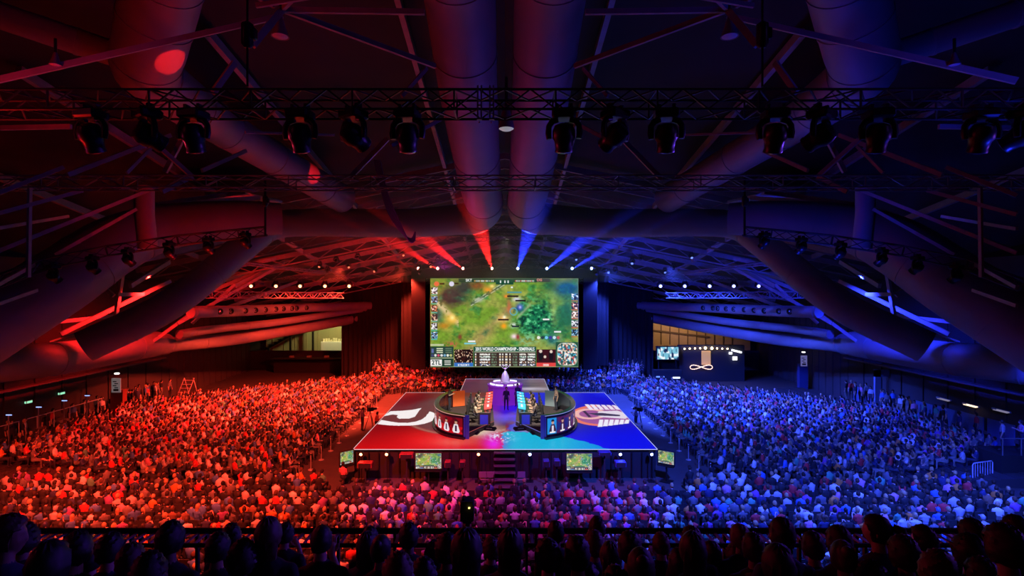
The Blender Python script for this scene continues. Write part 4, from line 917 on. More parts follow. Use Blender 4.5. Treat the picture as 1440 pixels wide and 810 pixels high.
# ---- big screen
SD = 58.0
def scr(cx, cy): return ((605.2+(cx-90)/1200*208.0), (391.5+(cy-68)/714*124.6))
W_, H_ = 470, 280
cx, cy = np.meshgrid(np.linspace(90, 1290, W_), np.linspace(68, 782, H_))
def game_img(cx, cy, fine=True):
    im = np.zeros(cx.shape+(3,)); n = fbm(cx/170, cy/130, 3); n2 = fbm(cx/60, cy/45, 8); n3 = fbm(cx/22, cy/18, 12)
    im[:] = (112, 150, 46); put(im, np.clip((n-.42)*5, 0, 1), (150, 160, 70)); put(im, np.clip((n2-.5)*4, 0, 1), (86, 140, 30), .8)
    dist = np.abs((cx-560)+(cy-480)*1.0)/1.41; put(im, np.clip(1-dist/75+(n2-.5), 0, 1)*(cy > 300), (172, 146, 92), .85)
    d2 = np.abs((cy-300)-.05*(cx-300)); put(im, gauss(cx, cy, 330, 270, 170, 60)*(n2 > .42), (150, 150, 80), .7)
    put(im, gauss(cx, cy, 265, 215, 90, 70)*1.5*(.6+n2), (48, 50, 48)); put(im, gauss(cx, cy, 360, 140, 80, 55)*1.4, (40, 62, 54)); put(im, gauss(cx, cy, 470, 125, 60, 30)*1.3, (132, 84, 42))
    put(im, gauss(cx, cy, 150, 360, 40, 70), (40, 96, 86)); put(im, np.clip(gauss(cx, cy, 1200, 150, 110, 60)*1.3, 0, 1), (26, 84, 118)); put(im, gauss(cx, cy, 1060, 120, 50, 40), (40, 90, 40))
    T = np.clip(gauss(cx, cy, 960, 400, 170, 150)*1.5-.1+(n2-.5)*1.2, 0, 1); put(im, T, (22, 118, 74)); put(im, T*np.clip((n3-.55)*6, 0, 1), (96, 190, 130)); put(im, T*np.clip((.42-n3)*7, 0, 1), (6, 54, 46))
    T = np.clip(gauss(cx, cy, 1190, 380, 80, 120)*1.4+(n2-.5), 0, 1); put(im, T, (40, 110, 66)); put(im, gauss(cx, cy, 1090, 320, 22, 110), (150, 176, 96), .8); put(im, gauss(cx, cy, 880, 560, 80, 40)*(n3 > .45), (120, 180, 140)); put(im, gauss(cx, cy, 1090, 560, 60, 50), (30, 110, 130), .8)
    im *= (.80+.42*n3)[..., None]
    # fallen log / stone bridge diagonal
    d3 = np.abs((cy-190)+(cx-560)*.62)/1.18; on = (cx > 420)*(cx < 730); put(im, on*np.clip(1-d3/22, 0, 1), (70, 92, 70)); put(im, on*(np.abs(d3-9) < 4)*(n3 > .45), (176, 190, 150))
    put(im, gauss(cx, cy, 480, 240, 42, 22)*(n3 > .4), (176, 184, 160)); put(im, gauss(cx, cy, 555, 160, 38, 26)*(n3 > .35)*1., (236, 150, 50)); put(im, gauss(cx, cy, 590, 130, 20, 14), (250, 220, 120))
    d4 = np.abs((cy-330)-(cx-215)*.95)/1.38; on = (cx > 140)*(cx < 320)*(cy > 230); put(im, on*np.clip(1.2-d4/30, 0, 1)*(n3 > .35), (206, 190, 140)); put(im, gauss(cx, cy, 265, 395, 46, 42)*1.1, (244, 186, 70)); put(im, gauss(cx, cy, 268, 385, 20, 20), (255, 240, 150))
    put(im, gauss(cx, cy, 200, 450, 50, 25), (226, 130, 30), .7); put(im, gauss(cx, cy, 260, 600, 50, 24)*(n3 > .4), (196, 96, 74)); put(im, gauss(cx, cy, 330, 540, 16, 22), (130, 60, 44))
    d5 = np.abs((cy-300)+(cx-880)*1.0)/1.41; put(im, (cx > 790)*(cx < 905)*(cy > 270)*np.clip(1-d5/14, 0, 1), (150, 170, 120))
    # fight in the middle: figures and sparks
    put(im, gauss(cx, cy, 728, 300, 20, 70), (190, 110, 70)); put(im, gauss(cx, cy, 685, 395, 48, 26)*np.clip(.5+n3, 0, 1), (255, 196, 110)); put(im, gauss(cx, cy, 690, 380, 14, 12), (255, 250, 220)); put(im, gauss(cx, cy, 686, 452, 24, 22)*1.2, (246, 160, 30)); put(im, gauss(cx, cy, 705, 212, 18, 14), (250, 140, 50))
    put(im, gauss(cx, cy, 815, 302, 30, 30), (40, 70, 190)); put(im, gauss(cx, cy, 818, 300, 12, 14), (190, 190, 250)); put(im, np.abs(np.hypot(cx-765, cy-335)-28) < 5, (90, 170, 190), .8); put(im, gauss(cx, cy, 790, 235, 36, 20)*(n3 > .4), (210, 210, 225)); put(im, gauss(cx, cy, 765, 445, 34, 20)*(n3 > .4), (206, 214, 206)); put(im, gauss(cx, cy, 770, 535, 28, 22), (250, 220, 232)); put(im, gauss(cx, cy, 800, 540, 14, 20), (150, 50, 50))
    for x0, x1, y0, c in ((712, 805, 212, (40, 26, 22)), (780, 865, 248, (30, 20, 20)), (712, 830, 180, (80, 150, 150)), (752, 810, 455, (20, 40, 50)), (640, 725, 400, (30, 10, 10)), (1003, 1055, 398, (235, 240, 235)), (365, 460, 592, (120, 200, 205)), (395, 455, 574, (240, 240, 240)), (1095, 1150, 498, (230, 235, 235)), (745, 760, 140, (230, 240, 240))):
        put(im, (cx > x0)*(cx < x1)*(np.abs(cy-y0) < 6), c)
    def box(x0, y0, x1, y1, c, a=1.0): put(im, (cx >= x0)*(cx <= x1)*(cy >= y0)*(cy <= y1), c, a)
    # upper scoreboard
    box(320, 68, 950, 100, (16, 66, 44)); box(620, 68, 765, 118, (20, 74, 50)); box(950, 68, 1060, 98, (60, 60, 46)); rr = random.Random(9)
    for k in range(15): x = 448+k*10.5; box(x, 82, x+5+rr.random()*4, 94, (226, 232, 220) if k % 4 else (214, 170, 90))
    for k in range(15): x = 778+k*10.5; box(x, 82, x+5+rr.random()*4, 94, (226, 232, 220) if k % 4 else (220, 120, 100))
    for x in (655, 715, 690): box(x, 84, x+10, 104, (236, 240, 236))
    box(95, 98, 340, 124, (110, 128, 60), .5); box(165, 104, 205, 118, (30, 40, 20)); box(282, 102, 318, 116, (30, 40, 20)); put(im, np.hypot(cx-140, cy-112) < 20, (226, 110, 66)); put(im, np.hypot(cx-262, cy-112) < 20, (214, 214, 235))
    # player icons at both edges
    for s_, xa in ((0, 96), (1, 1236)):
        for k in range(6 if s_ == 0 else 5):
            y = (140 if s_ == 0 else 190)+k*72; box(xa, y, xa+52, y+52, (38, 44, 46)); v_ = vnoise(cx/9, cy/9, 30+k+s_*9)
            q = (cx >= xa)*(cx <= xa+52)*(cy >= y)*(cy <= y+52); put(im, q*(v_ > .45), ((206, 208, 212), (90, 150, 190), (212, 130, 80), (220, 180, 150))[(k+s_) % 4]); put(im, q*(v_ > .75), (250, 250, 250)); box(xa, y+56, xa+50, y+62, (60, 190, 180) if s_ == 0 else (206, 90, 60))
    for k in range(6): put(im, np.hypot(cx-(968+k*32), cy-545) < 13, ((230, 236, 220), (40, 60, 70), (120, 200, 240), (60, 60, 150), (200, 230, 240), (180, 90, 90))[k])
    # lower panels
    box(85, 618, 278, 782, (20, 64, 52)); box(92, 624, 270, 704, (34, 70, 62)); box(85, 706, 278, 712, (190, 200, 160)); box(88, 596, 200, 612, (220, 220, 200), .7)
    for k in range(7): put(im, np.hypot(cx-(106+k*25), cy-688) < 10, ((60, 70, 120), (220, 226, 220), (210, 80, 110), (225, 225, 225), (120, 170, 200), (230, 236, 220), (190, 190, 120))[k])
    for r_ in range(3): box(140, 630+r_*15, 192, 637+r_*15, (216, 226, 190)); box(212, 630+r_*15, 262, 636+r_*15, (110, 140, 110))
    box(98, 634, 118, 668, (90, 110, 170)); box(92, 722, 184, 772, (240, 240, 236)); box(194, 722, 264, 772, (22, 60, 46))
    for r_ in range(3): box(204, 730+r_*14, 256, 737+r_*14, (214, 220, 210))
    box(284, 640, 436, 748, (46, 22, 20)); q = (cx >= 284)*(cx <= 436)*(cy >= 640)*(cy <= 748); put(im, q*(vnoise(cx/14, cy/18, 40) > .55), (16, 14, 16)); put(im, q*(vnoise(cx/8, cy/10, 42) > .74), (214, 178, 150)); box(284, 748, 436, 780, (48, 112, 190))
    box(950, 640, 1106, 748, (60, 16, 18)); q = (cx >= 950)*(cx <= 1106)*(cy >= 640)*(cy <= 748); put(im, q*(gauss(cx, cy, 985, 690, 26, 60)+gauss(cx, cy, 1070, 690, 26, 60) > .6), (20, 18, 20)); put(im, q*((np.hypot(cx-985, cy-655) < 13)+(np.hypot(cx-1070, cy-658) < 12)+(np.hypot(cx-1020, cy-700) < 11) > 0), (226, 206, 190)); box(950, 748, 1106, 780, (226, 70, 66))
    box(440, 616, 948, 782, (24, 84, 62)); box(446, 662, 944, 780, (62, 46, 40)); box(446, 658, 944, 663, (190, 200, 170))
    for r_ in range(5):
        y = 672+r_*21.5
        for x0, x1, s_ in ((452, 462, 1), (490, 575, 2), (586, 628, 3), (648, 662, 1), (672, 682, 1), (698, 716, 1), (730, 742, 1), (756, 796, 3), (812, 866, 2), (880, 940, 2)):
            q = (cx >= x0)*(cx <= x1)*(cy >= y)*(cy <= y+14)
            if s_ == 3: put(im, q*(vnoise(cx/5, cy/30, r_) > .4), (120, 150, 120), .8)
            elif s_ == 2: put(im, q*(vnoise(cx/7, cy/9, 50+r_) > .35), ((220, 214, 200), (150, 190, 170), (220, 226, 230), (170, 120, 90), (90, 110, 150))[r_ % 5]); put(im, q*(vnoise(cx/6, cy/6, 60+r_) > .6), (250, 250, 245))
            else: put(im, q, (226, 200, 160) if r_ % 2 else (232, 232, 226))
    # round mini map
    box(1108, 580, 1292, 782, (34, 84, 58)); q = (np.abs(cx-1202)**4/82**4+np.abs(cy-678)**4/92**4 < 1); v_ = vnoise(cx/13, cy/13, 77); put(im, q, (32, 84, 84)); put(im, q*(v_ > .5), (214, 190, 160)); put(im, q*(v_ > .68), (245, 240, 230)); put(im, q*(vnoise(cx/10, cy/10, 90) > .76), (200, 70, 80)); put(im, q*(vnoise(cx/9, cy/9, 91) > .78), (90, 190, 225)); put(im, q*(np.abs(np.abs(cx-1202)**4/82**4+np.abs(cy-678)**4/92**4-.93) < .07), (190, 206, 180))
    for e in ((cx < 93)+(cx > 1287)+(cy > 778)): pass
    put(im, (cy > 779)+(cy < 70)+(cx > 1288) > 0, (150, 170, 120))
    return im
im = game_img(cx, cy)
x0 = P(605.2, 0, SD).x; x1 = P(813.2, 0, SD).x; z1 = P(0, 391.5, SD).z; z0 = P(0, 516.2, SD).z
t_scr = empty('video_wall', ((x0+x1)/2, SD, z0), 0, 'huge bright video wall above the stage showing a green strategy game match', 'screen')
w2 = (x1-x0)/2; hh = z1-z0; M_SCR = pixmat('video_wall_pixels', 1.0)
MB().box((0, .30, hh/2), (2*w2+.12, .5, hh+.12), bev=.03).build('housing', M_BLACK, t_scr)
MB().box((-w2-1.35, .6, hh/2+.3), (1.5, .5, hh+1.2)).box((w2+1.35, .6, hh/2+.3), (1.5, .5, hh+1.2)).box((0, .6, hh+.55), (2*w2+4.2, .5, 1.0)).build('masking_frame', M_DRAPE, t_scr)
grid_obj('display', im, lambda u, v: (-w2+2*w2*u, .03+0*u, hh*(1-v)), M_SCR, t_scr)
m = MB()
for k in (-.8, -.3, .3, .8): m.tube([(k*w2, .35, hh), (k*w2, -.7, 13.3-z0)], .03, 6)
m.build('rigging_wire', M_BMETAL, t_scr)
def text(s, par, x, z, size, col, y=.0, nm='lettering', bold=0.0, rx=PI/2):
    c = bpy.data.curves.new(nm, 'FONT'); c.body = s; c.size = size; c.align_x = 'CENTER'; c.align_y = 'CENTER'; c.extrude = .004; c.offset = bold
    o = bpy.data.objects.new(nm, c); COL.objects.link(o); dg = bpy.context.evaluated_depsgraph_get(); me = bpy.data.meshes.new_from_object(o.evaluated_get(dg)); bpy.data.objects.remove(o)
    o = bpy.data.objects.new(nm, me); COL.objects.link(o); me.materials.clear(); me.materials.append(col); o.parent = par; o.location = (x, y, z); o.rotation_euler = (rx, 0, 0); return o
TWH = emis('screen_white', (.95, .98, .95), 1.0); TDK = emis('screen_dark', (.02, .06, .05), 1.0)
def sc(cx, cy): return (-w2+2*w2*(cx-90)/1200, hh*(1-(cy-68)/714))
def fit(o, wd):
    xs = [v.co.x for v in o.data.vertices]; k = wd/(max(xs)-min(xs)); o.scale.x = k; return o
k = 2*w2/1200
X, Z = sc(695, 638); fit(text('2015 WORLD CHAMPIONSHIP - SEMIFINALS', t_scr, X, Z, 30*k*1.25, TWH, bold=.012), 478*k)
X, Z = sc(402, 84); text('SKT', t_scr, X, Z, 30*k, TWH, bold=.008); X, Z = sc(975, 81); text('OG', t_scr, X, Z, 28*k, emis('score_red', (.9, .35, .3), 1), bold=.008)
X, Z = sc(138, 747); fit(text('2TL', t_scr, X, Z, 50*k, TDK, bold=.02), 76*k)
X, Z = sc(360, 766); fit(text('SK TELECOM T1', t_scr, X, Z, 22*k, TWH, bold=.006), 92*k); X, Z = sc(1028, 766); fit(text('ORIGEN', t_scr, X, Z, 22*k, TWH, bold=.006), 46*k)

# ---- small monitors
def monitor(px0, px1, py0, py1, d, rz, label, stand=True):
    c = P((px0+px1)/2, py1, d); w_ = (px1-px0)/F*d/math.cos(rz); h_ = (py1-py0)/F*d
    t = empty('monitor', (c.x, d, 0), rz, label, 'monitor', 'monitors facing the floor audience'); z = c.z
    MB().box((0, .07, z+h_/2), (w_+.12, .1, h_+.12), bev=.02).build('housing', M_BLACK, t)
    gx, gy = np.meshgrid(np.linspace(90, 1290, 74), np.linspace(68, 782, 46)); im2 = game_img(gx, gy)
    g = grid_obj('display', im2*.9+25, lambda u, v: (-w_/2+w_*u, .012+0*u, z+h_*(1-v)), M_MON, t)
    m = MB().box((0, .1, z/2), (.08, .08, z)).box((0, .1, .03), (w_*.7, .6, .05)).box((0, .02, z-.12), (w_*1.05, .3, .05)); m.build('stand', M_BMETAL, t); return t
M_MON = pixmat('monitor_pixels', 1.15)
monitor(584.5, 620.5, 637.5, 659, 29.9, 0, 'glowing game monitor on a low stand below the red half of the stage')
monitor(797, 832.5, 638, 661, 29.9, 0, 'glowing game monitor on a low stand below the blue half of the stage')
monitor(481, 495, 635, 652, 30.4, .75, 'angled monitor at the left front corner of the stage')
monitor(927.5, 945.5, 635, 652, 30.4, -.6, 'angled monitor at the right front corner of the stage')

# ---- par lamps and stage-front kit
for i, (px, c) in enumerate(((508, 0), (544, 0), (673, 0), (745, 1), (872, 1), (916, 1))):
    p = P(px, 638, 30.45); t = empty('par_lamp', (p.x, p.y, 0), 0, '%s par lamp glowing against the stage front, %s of six from left' % ('orange red' if c == 0 else 'blue white', nth(i+1)), 'stage light', 'par lamps along the stage front')
    M = Matrix.Rotation(PI/2+.2, 3, 'X')
    MB().lathe([(.05, -.2), (.11, -.14), (.12, .08), (.105, .09)], 14, (0, 0, p.z), 0, M).build('lamp_housing', M_BMETAL, t, True)
    MB().lathe([(.10, .08), (.07, .10), (.02, .105)], 14, (0, 0, p.z), 0, M).build('lens', emis('par_red', (1, .30, .12), 9) if c == 0 else emis('par_blue', (.35, .45, 1), 9), t, True)
    MB().tube([(0, .05, 0), (0, .05, p.z-.1)], .025, 8).box((0, .05, .02), (.4, .4, .04)).build('stand', M_BMETAL, t)
    l = spot((p.x, p.y-.2, p.z), (p.x, p.y-3, p.z-.8), 90, DRED if c == 0 else DBLUE, 100, .8, .08, 'par_light')
def cab(px, py, d, w_, h_, dz, label, top, nm='speaker_cabinet'):
    p = P(px, py, d); t = empty(nm, (p.x, d, 0), 0, label, 'speaker')
    MB().box((0, 0, p.z), (w_, .5, h_), bev=.03).build('cabinet', top, t); MB().box((0, -.26, p.z), (w_*.85, .03, h_*.8)).build('grille', M_BLACK, t)
    MB().box((0, 0, (p.z-h_/2)/2), (.08, .08, p.z-h_/2)).box((0, 0, .02), (.4, .4, .04)).build('plinth', M_BLACK, t)
M_REDLIT = pmat('red_lit_box', (.35, .05, .05), .6); M_BLUELIT = pmat('blue_lit_box', (.06, .07, .35), .6)  # red and blue light on the boxes put into their base colour
cab(572, 640, 30.2, .75, .25, 0, 'red lit box left of the left stage front monitor', M_REDLIT)
cab(630, 652, 30.0, .32, .34, 0, 'small red lit front fill speaker right of the left monitor', M_REDLIT)
cab(650.5, 652, 30.0, .32, .34, 0, 'second small red lit front fill speaker, nearer the steps', M_REDLIT)
cab(514, 653, 30.0, .8, .3, 0, 'dim red lit low box at the far left stage front', M_REDLIT)
cab(768, 651, 30.0, .35, .36, 0, 'small blue lit front fill speaker right of the steps', M_BLUELIT)
cab(783, 650, 30.0, .32, .34, 0, 'small blue lit front fill speaker beside the right monitor', M_BLUELIT)
cab(850, 637, 30.2, .7, .2, 0, 'blue lit flat box right of the right stage front monitor', M_BLUELIT)
cab(872, 652, 30.0, .6, .3, 0, 'dim blue lit low box at the right stage front', M_BLUELIT)
def chair(x, d, rz, label, group, top=(.2, .2, .22), name='chair', z=0):
    t = empty(name, (x, d, z), rz, label, 'chair', group); mt = pmat('chair_shell', (.25, .22, .28), .5)
    MB().box((0, 0, .45), (.44, .44, .045), bev=.015).build('seat', mt, t); MB().box((0, -.21, .74), (.42, .035, .34), bev=.015).build('backrest', mt, t)
    for a in (-.19, .19):
        for b in (-.19, .19): MB().tube([(a, b, 0), (a, b, .45 if b > 0 else .88)], .014, 6).build('leg', M_BMETAL, t)
for i, (px, d) in enumerate(((679, 29.7), (690, 29.7), (733, 29.7))):
    chair((px-710)/F*d, d, 0, 'empty chair beside the stage steps, %s from left' % nth(i+1), 'empty chairs by the steps')

# ---- player booths
BP_ = [(-2.35, 33.0), (-3.5, 33.75), (-4.3, 35.1), (-4.65, 37.0), (-4.5, 39.2), (-3.85, 41.2)]
M_GLOSS = pmat('booth_gloss', (.02, .02, .03), .2); M_INT = pmat('booth_carpet', (.05, .04, .045), .7)
SKIN_C = (196, 150, 126)
def banner_img(s, nu, nv):
    u, v = np.meshgrid(np.linspace(0, 1, nu), np.linspace(0, 1, nv)); im = np.zeros((nv, nu, 3))
    if s < 0:
        im[:] = (120, 6, 20); put(im, v > .55, (196, 14, 24)); put(im, fbm(u*14, v*4, 4) > .62, (60, 0, 20), .7)
    else:
        im[:] = (30, 34, 110); put(im, fbm(u*10, v*3, 4) > .5, (90, 20, 60), .8); put(im, (u > .0)*(u < .17), (30, 140, 220))
    put(im, (v < .06)+(v > .95) > 0, (14, 10, 30))
    for k in range(5):                       # plain portrait busts of five players with name bars
        c = .10+k*.195; body = (np.abs(u-c) < .035+.03*np.clip((v-.45)/.3, 0, 1))*(v > .42)*(v < .86); shirt = (226, 222, 228) if s < 0 else (60, 26, 44)
        put(im, body, shirt); put(im, (np.abs(u-c) < .016)*(v > .5)*(v < .86), (30, 30, 60) if s < 0 else (220, 214, 230)); put(im, ((u-c)/.024)**2+((v-.30)/.12)**2 < 1, SKIN_C); put(im, (((u-c)/.028)**2+((v-.23)/.10)**2 < 1)*(v < .27), (30, 20, 24))
        put(im, (np.abs(u-c) < .05)*(np.abs(v-.87) < .045), (240, 236, 240))
    return im
for s in (-1, 1):
    L = 'red' if s < 0 else 'blue'; C = catmull([(x*(-s), y, 0) for x, y in BP_], 8); n = len(C)
    t = empty('player_booth', (-s*-3.2 if False else s*3.2, 36.8, SZ), 0, 'curved %s team booth with a portrait banner wall and dark glossy rim' % L, 'booth'); o = t.location
    N = []
    for i in range(n):
        T_ = (C[min(i+1, n-1)]-C[max(i-1, 0)]).normalized(); nn = Vector((T_.y, -T_.x, 0)); cc_ = Vector((s*2.4, 37.3, 0)); nn = nn if nn.dot(C[i]-cc_) > 0 else -nn; N.append(nn)
    def wall(off0, off1, z0, z1, nm, mt):
        m = MB(); R = []
        for i in range(n):
            a = C[i]+N[i]*off0-Vector((o.x, o.y, 0)); b = C[i]+N[i]*off1-Vector((o.x, o.y, 0)); R.append([Vector((a.x, a.y, z0)), Vector((b.x, b.y, z0)), Vector((b.x, b.y, z1)), Vector((a.x, a.y, z1))])
        m.rings(R); return m.build(nm, mt, t)
    wall(-.12, .10, .0, 1.36, 'curved_wall', M_GLOSS); wall(-.16, .16, 1.36, 1.44, 'rim', pmat('rim_gloss', (.08, .06, .08), .15)); wall(-.05, .3, .0, .14, 'plinth', M_GLOSS)
    wall(.14, .165, 1.40, 1.43, 'rim_highlight', emis('rim_highlight_red', (1, .5, .42), .8) if s < 0 else emis('rim_highlight_blue', (.35, .4, 1), .8))  # glowing strip stands in for the highlight along the glossy rim
    im = banner_img(s, 200, 40)
    if s > 0: im = im
    cx_ = np.array([[c.x+nn.x*.13-o.x, c.y+nn.y*.13-o.y] for c, nn in zip(C, N)]); par = np.linspace(0, 1, n)
    def fn(u, v, cx_=cx_, par=par, s=s):
        w_ = 1-u if s < 0 else u; w_ = w_*.58+.03; return np.interp(w_, par, cx_[:, 0]), np.interp(w_, par, cx_[:, 1]), .22+(1-v)*1.08
    grid_obj('portrait_banner', im, fn, M_SCR, t)
    e = C[0]-Vector((o.x, o.y, 0)); MB().box((e.x, e.y, .72), (.34, .16, 1.46), bev=.02).build('end_post', pmat('end_post_blue', (.03, .03, .2), .25, emit=(.01, .01, .16), es=.8), t)
    # platform
    pts = [(c.x-o.x, c.y-o.y) for c in C]+[(s*.95-o.x, 41.6-o.y), (s*.72-o.x, 36.2-o.y)]
    if s > 0: pts = pts[::-1]
    MB().prism(pts, 0, .24).build('platform', M_INT, t)
    a = Vector((s*.75-o.x, 36.35-o.y, 0)); b = Vector((C[0].x-o.x+(-s)*0, C[0].y+.3-o.y, 0))
    MB().bar(a+Vector((0, 0, .25)), b+Vector((0, 0, .25)), .03, .03).build('platform_trim', emis('trim_red', (1, .2, .2), .35) if s < 0 else emis('trim_blue', (.3, .3, 1), .5), t)
    # orange / grey rear glass
    p0 = Vector((s*3.9-o.x, 40.6-o.y, .85)); p1 = Vector((s*3.05-o.x, 41.0-o.y, .85))
    MB().bar(p0, p1, .06, 1.15).build('rear_panel', pmat('rear_orange', (.7, .16, .05), .4, emit=(.8, .10, .02), es=.45) if s < 0 else pmat('rear_grey', (.25, .32, .34), .4, emit=(.2, .3, .34), es=.3), t)
    # desk
    t2 = empty('player_desk', (s*1.35, 38.0, SZ+.24), 0, 'long dark desk with a lit front panel in the %s booth' % L, 'desk')
    MB().box((-s*.05, 0, .74), (.75, 5.0, .05), bev=.015).build('top', M_GLOSS, t2)
    MB().box((-s*.35, 0, .36), (.05, 5.0, .72)).box((0, -2.45, .30), (.8, .06, .95), bev=.01).build('front_panel', M_GLOSS, t2)
    MB().box((s*.02-.0, -2.49, .32), (.52, .02, .62)).build('end_panel', pmat('desk_blue', (.02, .02, .3), .3, emit=(.01, .01, .3), es=.9), t2)
    MB().box((0, -2.49, -.02), (.7, .03, .03)).build('panel_trim', emis('trim_red', (1, .2, .2), .35) if s < 0 else emis('trim_blue', (.3, .3, 1), .5), t2)
    for i in range(5):
        y = 36.05+i*.96
        q = empty('player_monitor', (s*1.15, y, SZ+.24+.765), 0, '%s backed monitor on the %s booth desk, %s from the viewer' % ('red and white' if s < 0 else 'cyan', L, nth(i+1)), 'monitor', '%s booth monitors' % L)
        R_ = Matrix.Rotation(s*.8, 3, 'Z'); bk = R_@Vector((-s*.026, 0, 0)); MB().box((0, 0, .33), (.04, .74, .46), 0, 0, .008, R_).build('monitor_panel', M_BLACK, q)
        MB().box((bk.x, bk.y, .33), (.008, .68, .40), 0, 0, 0, R_).build('team_panel', pmat('team_red', (.6, .05, .05), .4, emit=(.9, .12, .10), es=.9) if s < 0 else pmat('team_cyan', (.05, .4, .6), .4, emit=(.06, .50, .85), es=1.0), q)
        MB().box((bk.x*1.2, bk.y*1.2, .36), (.006, .18, .18), 0, 0, 0, R_).build('team_badge', emis('badge_white', (1, .95, .95), 1.0), q)
        MB().box((0, 0, .07), (.04, .08, .14)).box((0, 0, .01), (.2, .24, .02)).build('stand', M_BLACK, q)
for s in (-1, 1):
    for i, px in enumerate((665, 688)):
        p = (px-710)/F*35.0*(-s); py = 34.2+i*.9
        q = MB().prism([(-.42, -.25), (.42, -.25), (.42, .3), (-.42, .3)], 0, .06); q.add([(-.42, -.25, .06), (.42, -.25, .06), (.42, .3, .06), (-.42, .3, .06), (-.38, .26, .15), (.38, .26, .15)], [(0, 1, 5, 4), (2, 3, 4, 5), (0, 4, 3), (1, 2, 5)])
        t = empty('floor_wedge_speaker', (p*(1 if True else 1), py, SZ), s*.25, 'black wedge speaker lying before the %s booth opening, %s' % ('red' if s < 0 else 'blue', ('outer one', 'inner one')[i]), 'speaker')
        q.build('cabinet', M_BLACK, t); MB().bar((-.2, -.1, .10), (.2, -.1, .10), .03, .06).build('handle', M_TRUSS, t)

# ---- trophy plinth and cup
t = empty('trophy_plinth', (.02, 43.6, SZ), 0, 'round violet lit plinth with bright ring segments at the back centre of the stage', 'plinth')
MB().lathe([(1.45, 0), (1.42, .1), (1.36, 1.3), (1.44, 1.36), (1.44, 1.46), (1.2, 1.5)], 40).build('drum', pmat('plinth_violet', (.35, .12, .5), .4, emit=(.16, .01, .30), es=.55), t, True)
for a0, a1 in ((195, 225), (232, 262), (278, 300), (310, 338), (40, 70), (110, 140)):
    m = MB().tube([(1.2*math.cos(math.radians(a)), 1.2*math.sin(math.radians(a)), 1.53) for a in np.linspace(a0, a1, 8)], .07, 6); m.build('ring_segment', emis('ring_white', (.85, .82, 1), 1.6), t)
t = empty('trophy_cup', (.02, 43.6, SZ+1.5), 0, 'tall silver trophy cup with a spread crown standing on the violet plinth', 'trophy')
MS = pmat('polished_silver', (.9, .9, .95), .25, .4)
MB().lathe([(.42, 0), (.44, .06), (.34, .16), (.33, .42), (.26, .70), (.13, .92), (.07, 1.02)], 28).build('cup', MS, t, True)
MB().lathe([(.06, 1.02), (.05, 1.14), (.10, 1.18)], 16).build('neck', MS, t, True)
m = MB()
for s in (-1, 1): m.tube(catmull([(0, 0, 1.18), (s*.12, 0, 1.22), (s*.26, 0, 1.36), (s*.22, 0, 1.46)], 4), .035, 8); m.tube([(s*.06, 0, 1.22), (s*.10, 0, 1.42)], .03, 6)
m.box((0, 0, 1.44), (.46, .06, .05), bev=.01).build('crown', MS, t, True)
spot((0, 38, 13), (0, 43.6, 4), 5000, (.9, .9, 1), 9, .4)

# ---- people on and by the stage
ST = [person_proto(0, 'sit', 0, -.1, .9, 'desk', 'short', 31), person_proto(0, 'stand', .1, 0, 0, 'down', 'short', 32), person_proto(0, 'stand', 0, -.1, .2, 'hold', 'short', 34, M_SKIN), person_proto(0, 'stride', 0, 0, .2, 'down', 'short', 33)]
for s in (-1, 1):
    for i in range(5):
        y = 36.0+i*.96; z = SZ+.24
        place(ST[0], (s*(2.0+.12*(i % 2)), y, z), (PI/2*(1 if s > 0 else -1))*-1*-1, 'player in %s jersey seated at the %s booth desk, %s from the viewer' % (('beige', 'black', 'pale tan', 'brown', 'beige')[i] if s < 0 else ('dark', 'tan', 'dark', 'brown', 'dark')[i], 'red' if s < 0 else 'blue', nth(i+1)), ((.42, .38, .32), (.10, .09, .09), (.5, .42, .34), (.2, .17, .14), (.45, .4, .36))[i] if s < 0 else ((.12, .09, .10), (.4, .32, .28), (.10, .08, .10), (.35, .25, .18), (.12, .1, .1))[i], (.03, .02, .02), '%s team players' % ('red' if s < 0 else 'blue'))
        t = empty('gaming_chair', (s*2.2, y, z), (PI/2 if s > 0 else -PI/2), 'high backed black gaming chair in the %s booth, %s from the viewer' % ('red' if s < 0 else 'blue', nth(i+1)), 'chair', 'gaming chairs in the booths')
        MB().box((0, -.02, .40), (.5, .5, .09), bev=.03).build('seat', M_BLACK, t); MB().box((0, -.30, .85), (.48, .09, .8), bev=.04).build('backrest', pmat('chair_leather', (.04, .04, .045), .35), t)
        MB().tube([(0, 0, .06), (0, 0, .38)], .03, 8).build('column', M_BMETAL, t)
        m = MB()
        for k in range(5): a = k*2*PI/5; m.bar((0, 0, .08), (.28*math.cos(a), .28*math.sin(a), .05), .04)
        m.build('base', M_BMETAL, t)
place(ST[2], (-4.05, 39.6, SZ+.24), -1.9, 'person in dark clothes standing inside the back of the red booth', (.10, .09, .08), (.04, .03, .02))
place(ST[1], (3.75, 39.6, SZ+.24), 2.0, 'person in pale shirt standing inside the back of the blue booth', (.35, .25, .22), (.05, .04, .03))
place(ST[1], (.1, 40.7, SZ), PI+.1, 'dark dressed person standing centre stage between the booths, before the plinth', (.03, .02, .05), (.02, .01, .01))
place(ST[3], (1.0, 42.1, SZ), PI-.4, 'person in dark suit standing right beside the violet plinth', (.03, .03, .12), (.02, .02, .02))
place(FP[0], (-8.9, 29.75, 0), -.2, 'person in a pink striped shirt sitting beside the left corner monitor', (.85, .25, .4), (.02, .02, .02))
place(ST[2], (-10.9, 41.3, 0), -.9, 'camera operator in purple tinted shirt standing in the left aisle', (.22, .16, .35), (.02, .02, .02))
place(ST[0], (-9.9, 41.6, 0), -1.2, 'person in red top sitting by the left edge of the stage', (.6, .1, .1), (.05, .04, .03))
